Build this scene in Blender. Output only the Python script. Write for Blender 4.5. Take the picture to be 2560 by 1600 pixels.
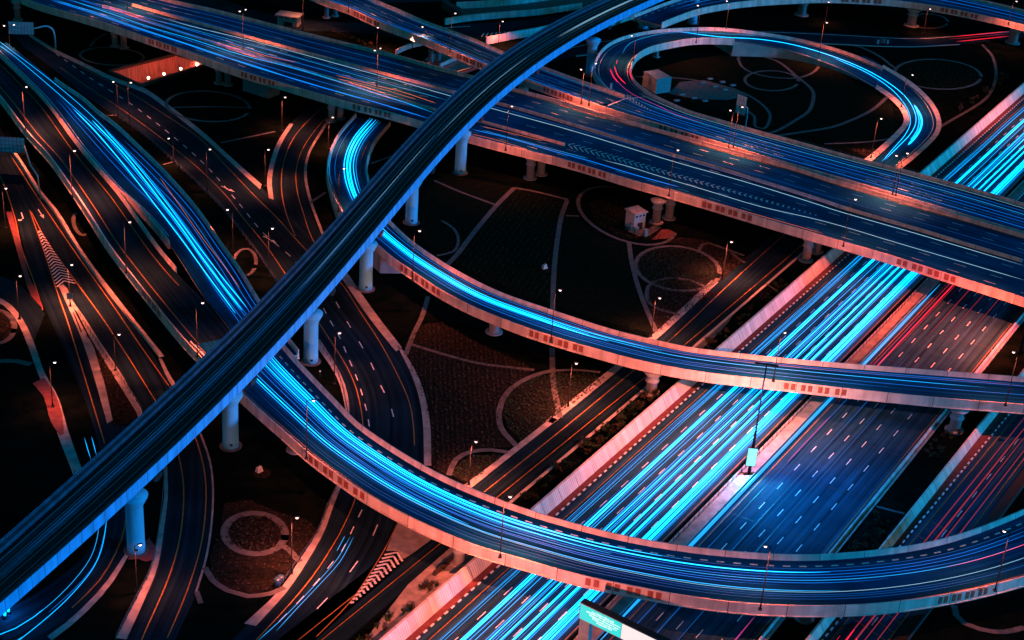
import bpy, bmesh, math, random
import numpy as np
from mathutils import Matrix, Vector
random.seed(7)
S = bpy.context.scene
COL = S.collection
for o in list(bpy.data.objects):
    bpy.data.objects.remove(o)

# ------------------------------------------------------------------ camera
FPX, CAMH = 4000.0, 170.0                 # focal length in px of a 2560 px frame, flying height in m
CX, CY, NX, NY = 1280.0, 800.0, 723.0, 8259.0   # frame centre, vanishing point of the verticals
_n = np.array([NX - CX, NY - CY, FPX]); _n /= np.linalg.norm(_n)
_up = -_n
_Y = np.array([0, 0, 1.0]) - _up[2] * _up; _Y /= np.linalg.norm(_Y)
_X = np.cross(_Y, _up)
ROT = np.array([_X, _Y, _up])             # rows: world axes in camera space (x right, y down, z ahead)
cd = bpy.data.cameras.new('camera'); cam = bpy.data.objects.new('camera', cd); COL.objects.link(cam)
cd.sensor_width = 36.0; cd.lens = 36.0 * FPX / 2560.0; cd.clip_start = 1.0; cd.clip_end = 5000.0
r, dn, fw = ROT[:, 0], ROT[:, 1], ROT[:, 2]
cam.matrix_world = Matrix(((r[0], -dn[0], -fw[0], 0), (r[1], -dn[1], -fw[1], 0), (r[2], -dn[2], -fw[2], CAMH), (0, 0, 0, 1)))
S.camera = cam

# ------------------------------------------------------------------ night sky, moonlight, exposure
SUN_EL, SUN_AZ = math.radians(11), math.radians(104)   # low moon to the right of the camera
w = bpy.data.worlds.new('World'); S.world = w; w.use_nodes = True
nt = w.node_tree; nt.nodes.clear()
wo = nt.nodes.new('ShaderNodeOutputWorld'); bg = nt.nodes.new('ShaderNodeBackground')
sky = nt.nodes.new('ShaderNodeTexSky'); sky.sky_type = 'NISHITA'; sky.sun_disc = False
sky.sun_elevation = SUN_EL; sky.sun_rotation = SUN_AZ
tint = nt.nodes.new('ShaderNodeMix'); tint.data_type = 'RGBA'; tint.blend_type = 'MULTIPLY'
tint.inputs[0].default_value = 1.0; tint.inputs[7].default_value = (0.015, 0.40, 0.50, 1)
nt.links.new(sky.outputs[0], tint.inputs[6]); nt.links.new(tint.outputs[2], bg.inputs[0]); nt.links.new(bg.outputs[0], wo.inputs[0])
bg.inputs[1].default_value = 0.13
sd = bpy.data.lights.new('moon', 'SUN'); sd.energy = 3.7; sd.angle = math.radians(8); sd.color = (0.0, 0.27, 0.80)
so = bpy.data.objects.new('moon', sd); COL.objects.link(so)
_sv = Vector((math.sin(SUN_AZ) * math.cos(SUN_EL), math.cos(SUN_AZ) * math.cos(SUN_EL), math.sin(SUN_EL)))
so.rotation_euler = _sv.to_track_quat('Z', 'Y').to_euler()
S.view_settings.view_transform = 'Standard'; S.view_settings.look = 'None'
S.view_settings.exposure = 0.0; S.view_settings.gamma = 1.0
LAMP_W = 32000.0                    # watts of one lit street lamp
LAMP_C = (1.0, 0.155, 0.075)        # sodium light

# ------------------------------------------------------------------ geometry helpers
def at(px, py, z=0.0):
    """plan position of a surveyed frame point that lies at height z"""
    d = ROT @ np.array([px - CX, py - CY, FPX]); t = (z - CAMH) / d[2]
    return np.array([d[0] * t, d[1] * t, z])

def spline(P, step=3.0, closed=False):
    P = np.array(P, float); n = len(P); out = []
    if n == 2:
        k = max(1, int(np.linalg.norm(P[1] - P[0]) / step)); return [P[0] + (P[1] - P[0]) * i / k for i in range(k + 1)]
    segs = n if closed else n - 1
    for i in range(segs):
        p1, p2 = P[i], P[(i + 1) % n]
        p0 = P[(i - 1) % n] if (closed or i > 0) else 2 * p1 - p2
        p3 = P[(i + 2) % n] if (closed or i < n - 2) else 2 * p2 - p1
        # centripetal parameterisation keeps unevenly spaced survey points from overshooting
        d1, d2, d3 = [max(np.linalg.norm(b - a), 1e-4) ** 0.5 for a, b in ((p0, p1), (p1, p2), (p2, p3))]
        m1 = (p1 - p0) / d1 - (p2 - p0) / (d1 + d2) + (p2 - p1) / d2
        m2 = (p2 - p1) / d2 - (p3 - p1) / (d2 + d3) + (p3 - p2) / d3
        m1 *= d2; m2 *= d2
        k = max(1, int(np.linalg.norm(p2 - p1) / step))
        for j in range(k):
            t = j / k; t2, t3 = t * t, t * t * t
            out.append((2*t3-3*t2+1)*p1 + (t3-2*t2+t)*m1 + (-2*t3+3*t2)*p2 + (t3-t2)*m2)
    if not closed: out.append(P[-1])
    return out

def resample(P, n):
    P = np.array(P); d = np.concatenate([[0], np.cumsum(np.linalg.norm(np.diff(P, axis=0), axis=1))])
    t = np.linspace(0, d[-1], n)
    return np.stack([np.interp(t, d, P[:, k]) for k in range(P.shape[1])], 1)

def length(P):
    return float(np.linalg.norm(np.diff(np.array(P), axis=0), axis=1).sum())

def px(L, z=0.0):
    return [at(p[0], p[1], p[2] if len(p) > 2 else z) for p in L]

def normals(P):
    P = np.array(P); t = np.gradient(P[:, :2], axis=0); t /= np.linalg.norm(t, axis=1)[:, None] + 1e-9
    return np.stack([t[:, 1], -t[:, 0]], 1)      # to the right of travel

class MB:
    def __init__(s): s.v = []; s.f = []; s.uv = []
    def quad(s, a, b, c, d, uv=None):
        i = len(s.v); s.v += [tuple(a), tuple(b), tuple(c), tuple(d)]; s.f.append((i, i+1, i+2, i+3)); s.uv.append(uv)
    def poly(s, pts):
        i = len(s.v); s.v += [tuple(p) for p in pts]; s.f.append(tuple(range(i, i + len(pts)))); s.uv.append(None)
    def grid(s, rows, closed=False, caps=False, uvs=None):
        """rows of equal length joined into a skin; closed wraps each row"""
        i0 = len(s.v); m = len(rows[0])
        for r_ in rows: s.v += [tuple(p) for p in r_]
        for a in range(len(rows) - 1):
            for b in range(m if closed else m - 1):
                c = (b + 1) % m
                s.f.append((i0+a*m+b, i0+a*m+c, i0+(a+1)*m+c, i0+(a+1)*m+b))
                s.uv.append(((uvs[a], b), (uvs[a], b+1), (uvs[a+1], b+1), (uvs[a+1], b)) if uvs is not None else None)
        if caps:
            s.f.append(tuple(i0+b for b in reversed(range(m)))); s.uv.append(None)
            s.f.append(tuple(i0+(len(rows)-1)*m+b for b in range(m))); s.uv.append(None)
    def box(s, c, half, rz=0.0, top=1.0):
        ca, sa = math.cos(rz), math.sin(rz); P = []
        for z, k in ((-1, 1.0), (1, top)):
            for x, y in ((-1, -1), (1, -1), (1, 1), (-1, 1)):
                X, Y_ = x*half[0]*k, y*half[1]*k
                P.append((c[0]+X*ca-Y_*sa, c[1]+X*sa+Y_*ca, c[2]+z*half[2]))
        i = len(s.v); s.v += P
        for f in ((3,2,1,0),(4,5,6,7),(0,1,5,4),(1,2,6,5),(2,3,7,6),(3,0,4,7)):
            s.f.append(tuple(i+k for k in f)); s.uv.append(None)
    def tube(s, pts, rad, n=6, taper=False):
        pts = np.array(pts, float); R = rad if hasattr(rad, '__len__') else [rad]*len(pts)
        t = np.gradient(pts, axis=0); rows = []
        for p, d, r_ in zip(pts, t, R):
            d = d/(np.linalg.norm(d)+1e-9); ref = np.array([0, 0, 1.0]) if abs(d[2]) < 0.9 else np.array([1.0, 0, 0])
            u = np.cross(d, ref); u /= np.linalg.norm(u); v_ = np.cross(u, d)
            rows.append([p + r_*(math.cos(a)*u + math.sin(a)*v_) for a in [2*math.pi*k/n for k in range(n)]])
        s.grid(rows, closed=True, caps=True)
    def lathe(s, c, prof, n=16):
        rows = [[(c[0]+r_*math.cos(a), c[1]+r_*math.sin(a), c[2]+z) for a in [2*math.pi*k/n for k in range(n)]] for r_, z in prof]
        s.grid(rows, closed=True, caps=True)
    def build(s, name, mat, parent=None, smooth=False, tri=False):
        me = bpy.data.meshes.new(name); me.from_pydata(s.v, [], s.f); 
        if any(u for u in s.uv):
            ul = me.uv_layers.new(name='UVMap'); k = 0
            for f, u in zip(me.polygons, s.uv):
                for j in range(len(f.vertices)):
                    if u: ul.data[k].uv = u[j]
                    k += 1
        if tri:
            bm = bmesh.new(); bm.from_mesh(me); bmesh.ops.triangulate(bm, faces=bm.faces[:]); bm.to_mesh(me); bm.free()
        if smooth:
            for p in me.polygons: p.use_smooth = True
        me.materials.append(mat); me.update()
        o = bpy.data.objects.new(name, me); COL.objects.link(o)
        if parent: o.parent = parent
        return o

def tag(o, label=None, cat=None, group=None, kind=None):
    if label: o['label'] = label
    if cat: o['category'] = cat
    if group: o['group'] = group
    if kind: o['kind'] = kind
    return o
def thing(name, label, cat, loc=(0, 0, 0), rz=0.0, group=None):
    o = bpy.data.objects.new(name, None); COL.objects.link(o); o.location = loc; o.rotation_euler = (0, 0, rz)
    o.empty_display_size = 0.5
    return tag(o, label, cat, group)
def local(o, child):
    """keep a child built in world coordinates where it is when its parent Empty is moved"""
    child.parent = o; child.matrix_parent_inverse = (Matrix.Translation(o.location) @ o.rotation_euler.to_matrix().to_4x4()).inverted()
    return child

# ------------------------------------------------------------------ materials
def newmat(name):
    m = bpy.data.materials.new(name); m.use_nodes = True; n = m.node_tree; b = n.nodes['Principled BSDF']; return m, n, b
def noisy(name, c1, c2, scale, rough=0.8, bump=0.0, detail=6, spec=0.4, coord='Object', stretch=None, mid=(0.35, 0.65), metal=0.0):
    m, n, b = newmat(name); L = n.links.new
    tc = n.nodes.new('ShaderNodeTexCoord'); mp = n.nodes.new('ShaderNodeMapping'); no = n.nodes.new('ShaderNodeTexNoise')
    no.inputs['Scale'].default_value = scale; no.inputs['Detail'].default_value = detail
    if stretch: mp.inputs['Scale'].default_value = stretch
    L(tc.outputs[coord], mp.inputs[0]); L(mp.outputs[0], no.inputs['Vector'])
    cr = n.nodes.new('ShaderNodeValToRGB'); cr.color_ramp.elements[0].position, cr.color_ramp.elements[1].position = mid
    cr.color_ramp.elements[0].color = (*c1, 1); cr.color_ramp.elements[1].color = (*c2, 1)
    L(no.outputs[0], cr.inputs[0]); L(cr.outputs[0], b.inputs['Base Color'])
    b.inputs['Roughness'].default_value = rough; b.inputs['Specular IOR Level'].default_value = spec; b.inputs['Metallic'].default_value = metal
    if bump:
        bp = n.nodes.new('ShaderNodeBump'); bp.inputs['Strength'].default_value = bump; bp.inputs['Distance'].default_value = 0.1
        n2 = n.nodes.new('ShaderNodeTexNoise'); n2.inputs['Scale'].default_value = scale * 6
        L(mp.outputs[0], n2.inputs['Vector']); L(n2.outputs[0], bp.inputs['Height']); L(bp.outputs[0], b.inputs['Normal'])
    return m
def flat(name, c, rough=0.6, metal=0.0, spec=0.4):
    m, n, b = newmat(name); b.inputs['Base Color'].default_value = (*c, 1); b.inputs['Roughness'].default_value = rough
    b.inputs['Metallic'].default_value = metal; b.inputs['Specular IOR Level'].default_value = spec; return m
def glow(name, c, s, base=(0.02, 0.02, 0.02)):
    m, n, b = newmat(name); b.inputs['Base Color'].default_value = (*base, 1)
    b.inputs['Emission Color'].default_value = (*c, 1); b.inputs['Emission Strength'].default_value = s; return m

def jointed(name, c1, c2, pitch):
    """cast concrete with a joint every few metres along the run (u of the UV map is metres) and rain streaks"""
    m = noisy(name, c1, c2, 0.35, 0.75, 0.06, 8)
    n = m.node_tree; L = n.links.new; b = n.nodes['Principled BSDF']
    base = [l for l in n.links if l.to_socket == b.inputs['Base Color']][0].from_socket
    uv = n.nodes.new('ShaderNodeUVMap'); sx = n.nodes.new('ShaderNodeSeparateXYZ'); L(uv.outputs[0], sx.inputs[0])
    md = n.nodes.new('ShaderNodeMath'); md.operation = 'PINGPONG'; md.inputs[1].default_value = pitch / 2; L(sx.outputs[0], md.inputs[0])
    lt = n.nodes.new('ShaderNodeMath'); lt.operation = 'LESS_THAN'; lt.inputs[1].default_value = 0.055; L(md.outputs[0], lt.inputs[0])
    st = n.nodes.new('ShaderNodeTexNoise'); st.noise_dimensions = '1D'; st.inputs['Scale'].default_value = 0.5; st.inputs['Detail'].default_value = 6
    L(sx.outputs[0], st.inputs['W'])
    sr = n.nodes.new('ShaderNodeMapRange'); sr.inputs[1].default_value = 0.3; sr.inputs[2].default_value = 0.7; sr.inputs[3].default_value = 0.74; sr.inputs[4].default_value = 1.1
    L(st.outputs[0], sr.inputs[0])
    mx = n.nodes.new('ShaderNodeVectorMath'); mx.operation = 'SCALE'; L(base, mx.inputs[0]); L(sr.outputs[0], mx.inputs['Scale'])
    mj = n.nodes.new('ShaderNodeMix'); mj.data_type = 'RGBA'; L(lt.outputs[0], mj.inputs[0]); L(mx.outputs[0], mj.inputs[6])
    mj.inputs[7].default_value = (0.02, 0.018, 0.018, 1); L(mj.outputs[2], b.inputs['Base Color'])
    return m

def asphalt(name, c1, c2, rough=0.55):
    m = noisy(name, c1, c2, 0.09, 0.85, 0.05, 10, 0.015)
    n = m.node_tree; L = n.links.new; b = n.nodes['Principled BSDF']
    base = [l for l in n.links if l.to_socket == b.inputs['Base Color']][0].from_socket
    tc = n.nodes.new('ShaderNodeTexCoord'); gr = n.nodes.new('ShaderNodeTexNoise'); gr.inputs['Scale'].default_value = 7.0; gr.inputs['Detail'].default_value = 4
    L(tc.outputs['Object'], gr.inputs['Vector'])
    mr = n.nodes.new('ShaderNodeMapRange'); mr.inputs[3].default_value = 0.7; mr.inputs[4].default_value = 1.3; L(gr.outputs[0], mr.inputs[0])
    mx = n.nodes.new('ShaderNodeVectorMath'); mx.operation = 'SCALE'; L(base, mx.inputs[0]); L(mr.outputs[0], mx.inputs['Scale'])
    # tyre-polished wheel tracks along the run (v of the UV map is metres across)
    uv = n.nodes.new('ShaderNodeUVMap'); sx = n.nodes.new('ShaderNodeSeparateXYZ'); L(uv.outputs[0], sx.inputs[0])
    wv = n.nodes.new('ShaderNodeMath'); wv.operation = 'PINGPONG'; wv.inputs[1].default_value = 0.9; L(sx.outputs[1], wv.inputs[0])
    wr = n.nodes.new('ShaderNodeMapRange'); wr.inputs[1].default_value = 0.0; wr.inputs[2].default_value = 0.9; wr.inputs[3].default_value = 0.8; wr.inputs[4].default_value = 1.15; L(wv.outputs[0], wr.inputs[0])
    m2 = n.nodes.new('ShaderNodeVectorMath'); m2.operation = 'SCALE'; L(mx.outputs[0], m2.inputs[0]); L(wr.outputs[0], m2.inputs['Scale'])
    # long streaks along the travel direction: wear, plus the look of blended light trails
    mp2 = n.nodes.new('ShaderNodeMapping'); mp2.inputs['Scale'].default_value = (0.018, 1.3, 1.0); L(uv.outputs[0], mp2.inputs[0])
    ws = n.nodes.new('ShaderNodeTexNoise'); ws.inputs['Scale'].default_value = 1.0; ws.inputs['Detail'].default_value = 5; L(mp2.outputs[0], ws.inputs['Vector'])
    w2 = n.nodes.new('ShaderNodeMapRange'); w2.inputs[1].default_value = 0.3; w2.inputs[2].default_value = 0.7; w2.inputs[3].default_value = 0.5; w2.inputs[4].default_value = 1.5; L(ws.outputs[0], w2.inputs[0])
    m3 = n.nodes.new('ShaderNodeVectorMath'); m3.operation = 'SCALE'; L(m2.outputs[0], m3.inputs[0]); L(w2.outputs[0], m3.inputs['Scale'])
    L(m3.outputs[0], b.inputs['Base Color'])
    return m

M = {}
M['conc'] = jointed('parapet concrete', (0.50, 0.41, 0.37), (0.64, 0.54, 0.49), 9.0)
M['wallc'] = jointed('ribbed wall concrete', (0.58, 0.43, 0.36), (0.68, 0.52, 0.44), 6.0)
M['girder'] = noisy('girder concrete', (0.25, 0.24, 0.23), (0.36, 0.34, 0.32), 0.3, 0.85, 0.05)
M['pierc'] = noisy('pier concrete', (0.17, 0.20, 0.22), (0.26, 0.29, 0.31), 0.5, 0.8, 0.05, stretch=(1, 1, 0.25))
M['mpier'] = noisy('blue tinted pier concrete', (0.07, 0.36, 0.55), (0.11, 0.46, 0.68), 0.5, 0.8, 0.05, stretch=(1, 1, 0.2))  # blue of the night light put into the pier colour
M['metroc'] = jointed('blue tinted viaduct concrete', (0.04, 0.34, 0.72), (0.06, 0.42, 0.84), 3.2)  # blue night light put into the concrete colour here too
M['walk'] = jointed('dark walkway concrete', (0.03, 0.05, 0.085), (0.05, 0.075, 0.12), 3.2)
M['asphh'] = asphalt('glow tinted highway asphalt', (0.010, 0.040, 0.068), (0.019, 0.064, 0.106))  # base colour raised to carry the blue and red glow over the lanes
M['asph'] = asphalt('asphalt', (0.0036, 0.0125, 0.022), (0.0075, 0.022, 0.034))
M['asphd'] = asphalt('glow tinted deck asphalt', (0.0018, 0.040, 0.095), (0.0034, 0.070, 0.160), 0.5)  # blue wash of the streaks put into the base colour
M['shoulder'] = noisy('concrete shoulder', (0.20, 0.18, 0.17), (0.34, 0.31, 0.29), 0.5, 0.8, 0.06)
M['pave'] = noisy('path paving', (0.055, 0.058, 0.058), (0.10, 0.10, 0.098), 0.7, 0.85, 0.06)
M['kerb'] = flat('kerb concrete', (0.42, 0.39, 0.37), 0.7)
M['black'] = flat('black kerb paint', (0.015, 0.015, 0.017), 0.6)
M['white'] = noisy('white road paint', (0.55, 0.55, 0.54), (0.8, 0.8, 0.79), 1.2, 0.6)
M['yellow'] = noisy('yellow road paint', (0.22, 0.095, 0.012), (0.36, 0.155, 0.02), 1.0, 0.6)
M['redpave_glow'] = noisy('red paving and glow', (0.10, 0.025, 0.025), (0.16, 0.045, 0.045), 0.9, 0.8)  # red paving; also paints red lamp glow on shoulders at far left
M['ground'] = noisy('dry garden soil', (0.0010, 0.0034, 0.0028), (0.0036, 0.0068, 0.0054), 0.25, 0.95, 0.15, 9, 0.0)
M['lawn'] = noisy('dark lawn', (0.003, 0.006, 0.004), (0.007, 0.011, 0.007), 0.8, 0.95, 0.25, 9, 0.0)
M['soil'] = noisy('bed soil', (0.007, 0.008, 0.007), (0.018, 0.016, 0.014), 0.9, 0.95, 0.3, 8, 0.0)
M['leafA'] = noisy('leaf', (0.008, 0.024, 0.011), (0.022, 0.045, 0.022), 2.5, 0.7, 0, spec=0.1)
M['leafB'] = noisy('dry leaf', (0.018, 0.018, 0.011), (0.055, 0.040, 0.026), 2.5, 0.8, 0, spec=0.05)
M['metal'] = flat('dark galvanised steel', (0.09, 0.10, 0.11), 0.45, 0.6)
M['pole'] = flat('lamp pole steel', (0.006, 0.008, 0.010), 0.9, 0.0, 0.05)
M['dark'] = flat('dark steel', (0.02, 0.02, 0.024), 0.5, 0.3)
M['rail'] = flat('running rail', (0.35, 0.36, 0.38), 0.3, 0.8)
M['track'] = noisy('track bed', (0.006, 0.011, 0.022), (0.012, 0.022, 0.042), 0.6, 0.9, 0.1)
M['panel'] = noisy('red oxide panel', (0.22, 0.06, 0.038), (0.30, 0.085, 0.055), 1.2, 0.75)
M['signback'] = noisy('sign back aluminium', (0.22, 0.30, 0.34), (0.30, 0.38, 0.42), 1.0, 0.45, 0, metal=0.3)
M['palesign'] = flat('pale sign face', (0.55, 0.72, 0.80), 0.4)
M['bluesign'] = flat('sign face', (0.10, 0.24, 0.33), 0.4)
M['plaster'] = noisy('pale plaster', (0.26, 0.27, 0.27), (0.36, 0.36, 0.36), 0.9, 0.8, 0.04)
M['roof'] = noisy('roof felt', (0.22, 0.17, 0.14), (0.32, 0.25, 0.21), 0.8, 0.85)
M['tealroof'] = noisy('green roof sheet', (0.10, 0.17, 0.18), (0.15, 0.23, 0.25), 0.8, 0.6)
M['glass'] = flat('dark glass', (0.01, 0.013, 0.016), 0.12)
M['utility'] = noisy('utility cabinet', (0.10, 0.16, 0.18), (0.15, 0.22, 0.25), 1.0, 0.6)
M['pitwall'] = noisy('streaked pit wall', (0.16,0.09,0.07), (0.40,0.26,0.22), 0.9, 0.7, 0, 8, stretch=(4, 4, 0.25))
M['rock'] = noisy('pale stone', (0.35, 0.33, 0.3), (0.5, 0.47, 0.44), 2.0, 0.9, 0.3)
M['blue'] = flat('blue barrel plastic', (0.02, 0.08, 0.14), 0.4)
M['redsign'] = flat('red enamel', (0.5, 0.02, 0.03), 0.4)
M['lamp'] = glow('lamp head', (1.0, 0.62, 0.52), 4.5)
M['pit'] = glow('pit lamp', (1.0, 0.45, 0.3), 20.0)
M['cyan3'] = glow('bright cyan light', (0.001, 0.30, 0.74), 5.4)
M['cyan2'] = glow('cyan light', (0.001, 0.26, 0.68), 2.8)
M['cyan1'] = glow('soft cyan light', (0.008, 0.27, 0.68), 1.7)
M['blue2'] = glow('blue light', (0.002, 0.16, 0.78), 1.5)
M['blue1'] = glow('deep blue light', (0.002, 0.11, 0.50), 0.8)
M['ice'] = glow('pale blue light', (0.35, 0.72, 0.95), 1.0)
M['red2'] = glow('red light', (1.0, 0.01, 0.03), 1.6)
M['red1'] = glow('deep red light', (1.0, 0.008, 0.03), 0.28)
M['red3'] = glow('strong red light', (1.0, 0.004, 0.02), 6.0)
M['mag'] = glow('magenta light', (0.8, 0.02, 0.3), 0.7)
M['amber'] = glow('amber light', (1.0, 0.22, 0.08), 1.2)
M['board'] = glow('backlit poster', (0.22, 0.95, 1.0), 1.7)
M['vmsw'] = glow('backlit white panel', (1.0, 0.86, 0.85), 1.0)
M['vmsg'] = glow('backlit teal panel', (0.0, 0.74, 0.70), 1.05)
M['vmst'] = glow('backlit lettering', (0.75, 1.0, 0.93), 1.1)

# ------------------------------------------------------------------ setting: ground
SET = {}
def struct(name, mb, mat, parent=None, tri=False, smooth=False):
    o = mb.build(name, mat, parent, tri=tri, smooth=smooth)
    if parent is None: o['kind'] = 'structure'
    return o
PIT = [(274,181),(441,139),(520,163),(353,216)]              # rim of the sunken underpass mouth
_o = [(-1500,-300,0),(-1500,2600,0),(1500,2600,0),(1500,-300,0)]; _h = [tuple(at(*p)) for p in PIT]
g = MB()
for k in range(4): g.quad(_o[k], _o[(k+1) % 4], _h[(k+1) % 4], _h[k])
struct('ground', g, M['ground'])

def fill(name, pts, z, mat, parent=None, smooth=True, closed=True):
    P = spline(pts, 3.0, True) if smooth else pts
    mb = MB(); mb.poly([(p[0], p[1], z) for p in P])
    return struct(name, mb, mat, parent, tri=True)
def band(name, left, right, z, mat, parent=None, step=3.0):
    """sheet between two surveyed edges"""
    A = spline(left, step); B = spline(right, step); n = max(len(A), len(B)); A = resample(A, n); B = resample(B, n)
    mb = MB(); s = 0; us = []
    for i in range(n):
        if i: s += np.linalg.norm(A[i] - A[i-1])
        us.append(s)
    k = 5; rows = []
    for i in range(n):
        rows.append([(*(A[i] + (B[i] - A[i]) * j / k)[:2], z) for j in range(k + 1)])
    i0 = len(mb.v); mb.grid(rows)
    wv = [np.linalg.norm(B[i] - A[i]) / k for i in range(n)]
    mb.uv = []
    for a in range(n - 1):
        for b in range(k):
            mb.uv.append(((us[a], b*wv[a]), (us[a], (b+1)*wv[a]), (us[a+1], (b+1)*wv[a+1]), (us[a+1], b*wv[a+1])))
    return struct(name, mb, mat, parent)
def stripe(mb, P, width, z=None, dash=None, off=0.0):
    """painted line along P; dash=(length, gap)"""
    P = np.array(P, float); N = normals(P)
    Q = P.copy(); Q[:, :2] += N * off
    if z is not None: Q[:, 2] = z
    if not dash:
        mb.grid([[(*(q[:2] - n_*width/2), q[2]), (*(q[:2] + n_*width/2), q[2])] for q, n_ in zip(Q, N)]); return
    L = length(Q); t = 0.0; D = np.concatenate([[0], np.cumsum(np.linalg.norm(np.diff(Q, axis=0), axis=1))])
    f = lambda x: np.array([np.interp(x, D, Q[:, k]) for k in range(3)])
    while t + dash[0] < L:
        a, b = f(t), f(t + dash[0]); d = (b - a)[:2]; d /= np.linalg.norm(d); n_ = np.array([d[1], -d[0]])
        mb.quad((*(a[:2]-n_*width/2), a[2]), (*(b[:2]-n_*width/2), b[2]), (*(b[:2]+n_*width/2), b[2]), (*(a[:2]+n_*width/2), a[2]))
        t += dash[0] + dash[1]
def sweep(mb, P, prof, z0=True):
    """sweep a closed profile [(d right of the line, z)] along P; z is added to the line's own z"""
    P = np.array(P, float); N = normals(P)
    u = np.concatenate([[0], np.cumsum(np.linalg.norm(np.diff(P, axis=0), axis=1))])
    mb.grid([[(*(p[:2] + n_*d), p[2] + z) for d, z in prof] for p, n_ in zip(P, N)], closed=True, caps=True, uvs=u)

# ------------------------------------------------------------------ elevated decks
PH = 1.1
class Deck: pass
def sections(near, far, refine=True, step=3.0):
    """near / far: world points of the two parapet lines; returns matched cross-sections"""
    A = spline(near, step); B = spline(far, step); n = int(max(len(A), len(B)))
    A, B = resample(A, n), resample(B, n)
    if refine:
        def ext(P, L=120):
            a = P[0] + (P[0]-P[3])/np.linalg.norm(P[0]-P[3])*L; b = P[-1] + (P[-1]-P[-4])/np.linalg.norm(P[-1]-P[-4])*L
            a[2], b[2] = P[0][2], P[-1][2]; return np.vstack([a, P, b])
        EA, EB = ext(A), ext(B)
        for _ in range(2):
            C = (A + B) / 2; N = normals(C); T = np.stack([-N[:, 1], N[:, 0]], 1)
            def hit(E, c, t, old):
                s = (E[:, :2] - c[:2]) @ t; best = None
                for i in np.where(s[:-1] * s[1:] <= 0)[0]:
                    k = s[i] / (s[i] - s[i+1] + 1e-12); p = E[i] + (E[i+1]-E[i]) * k
                    dd = np.linalg.norm(p[:2] - c[:2])
                    if best is None or dd < best[0]: best = (dd, p)
                return best[1] if best is not None and best[0] < 1.8*np.linalg.norm(old[:2]-c[:2]) + 2 else old
            A2 = np.array([hit(EA, C[i], T[i], A[i]) for i in range(n)]); B2 = np.array([hit(EB, C[i], T[i], B[i]) for i in range(n)])
            A, B = A2, B2
    return A, B

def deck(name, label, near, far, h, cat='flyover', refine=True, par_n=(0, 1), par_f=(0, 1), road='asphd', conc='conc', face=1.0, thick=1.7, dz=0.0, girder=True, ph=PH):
    D = Deck(); D.h = h
    A, B = sections([at(p[0], p[1], (p[2] if len(p) > 2 else h) + ph) for p in near], [at(p[0], p[1], (p[2] if len(p) > 2 else h) + ph) for p in far], refine)
    zz = (A[:, 2] + B[:, 2]) / 2 + dz - ph; A[:, 2] = zz; B[:, 2] = zz
    D.A, D.B, D.n = A, B, len(A)
    C = (A + B) / 2; D.C = C; D.L = length(C); D.W = np.linalg.norm((B - A)[:, :2], axis=1)
    D.S = np.concatenate([[0], np.cumsum(np.linalg.norm(np.diff(C, axis=0), axis=1))])
    root = thing(name, label, cat, tuple(C[D.n // 2])); D.root = root
    U = (B - A); U[:, 2] = 0; U /= np.linalg.norm(U, axis=1)[:, None]      # unit vector near -> far
    D.U = U
    def pt(i, d, z): p = A[i] + U[i] * d; return (p[0], p[1], p[2] + z)
    # road surface
    mb = MB(); k = 6; rows = []; w0 = 0.3
    for i in range(D.n):
        W = D.W[i]; rows.append([(*(A[i] + U[i]*(w0 + (W-2*w0)*j/k))[:2], A[i][2] + (B[i][2]-A[i][2])*(w0+(W-2*w0)*j/k)/W) for j in range(k+1)])
    mb.grid(rows); mb.uv = []
    for a in range(D.n - 1):
        for b in range(k):
            e = (D.W[a]-0.6)/k; mb.uv.append(((D.S[a], b*e), (D.S[a], (b+1)*e), (D.S[a+1], (b+1)*e), (D.S[a+1], b*e)))
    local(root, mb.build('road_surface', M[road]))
    # parapets: sloping inner face, plain outer face that carries down over the slab edge
    def par(side, rng):
        i0, i1 = int(rng[0]*(D.n-1)), int(rng[1]*(D.n-1)) + 1
        if i1 - i0 < 2: return
        m2 = MB(); rows = []
        for i in range(i0, i1):
            if side == 0: o_, sg, zz = A[i], 1, 0
            else: o_, sg, zz = B[i], -1, 0
            prof = [(0, -face), (0, ph), (0.22, ph), (0.30, 0.45), (0.42, 0.006), (0.42, -face)]
            rows.append([(*(o_ + U[i]*sg*d)[:2], o_[2] + z) for d, z in prof])
        m2.grid(rows, closed=True, caps=True, uvs=D.S[i0:i1])
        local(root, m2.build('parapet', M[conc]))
        m3 = MB(); rows = []                      # thin drip ledge under the outer face
        for i in range(i0, i1):
            o_, sg = (A[i], 1) if side == 0 else (B[i], -1)
            rows.append([(*(o_ + U[i]*sg*d)[:2], o_[2] + z) for d, z in [(-0.16, -face-0.16), (-0.16, -face-0.004), (0.5, -face-0.004), (0.5, -face-0.16)]])
        m3.grid(rows, closed=True, caps=True, uvs=D.S[i0:i1]); local(root, m3.build('ledge', M[conc]))
    par(0, par_n); par(1, par_f)
    if girder:
        m4 = MB(); rows = []
        for i in range(D.n):
            W = D.W[i]; th = min(thick, max(A[i][2] - 0.03, 0.12))
            q = [(0.45, -0.05), (W-0.45, -0.05), (W-0.45, -min(0.55, th*.5)), (W*0.76, -th), (W*0.24, -th), (0.45, -min(0.55, th*.5))]
            rows.append([pt(i, d, z) for d, z in q])
        m4.grid(rows, closed=True, caps=True); local(root, m4.build('girder', M['girder']))
    D.paint = {}
    return D
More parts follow.
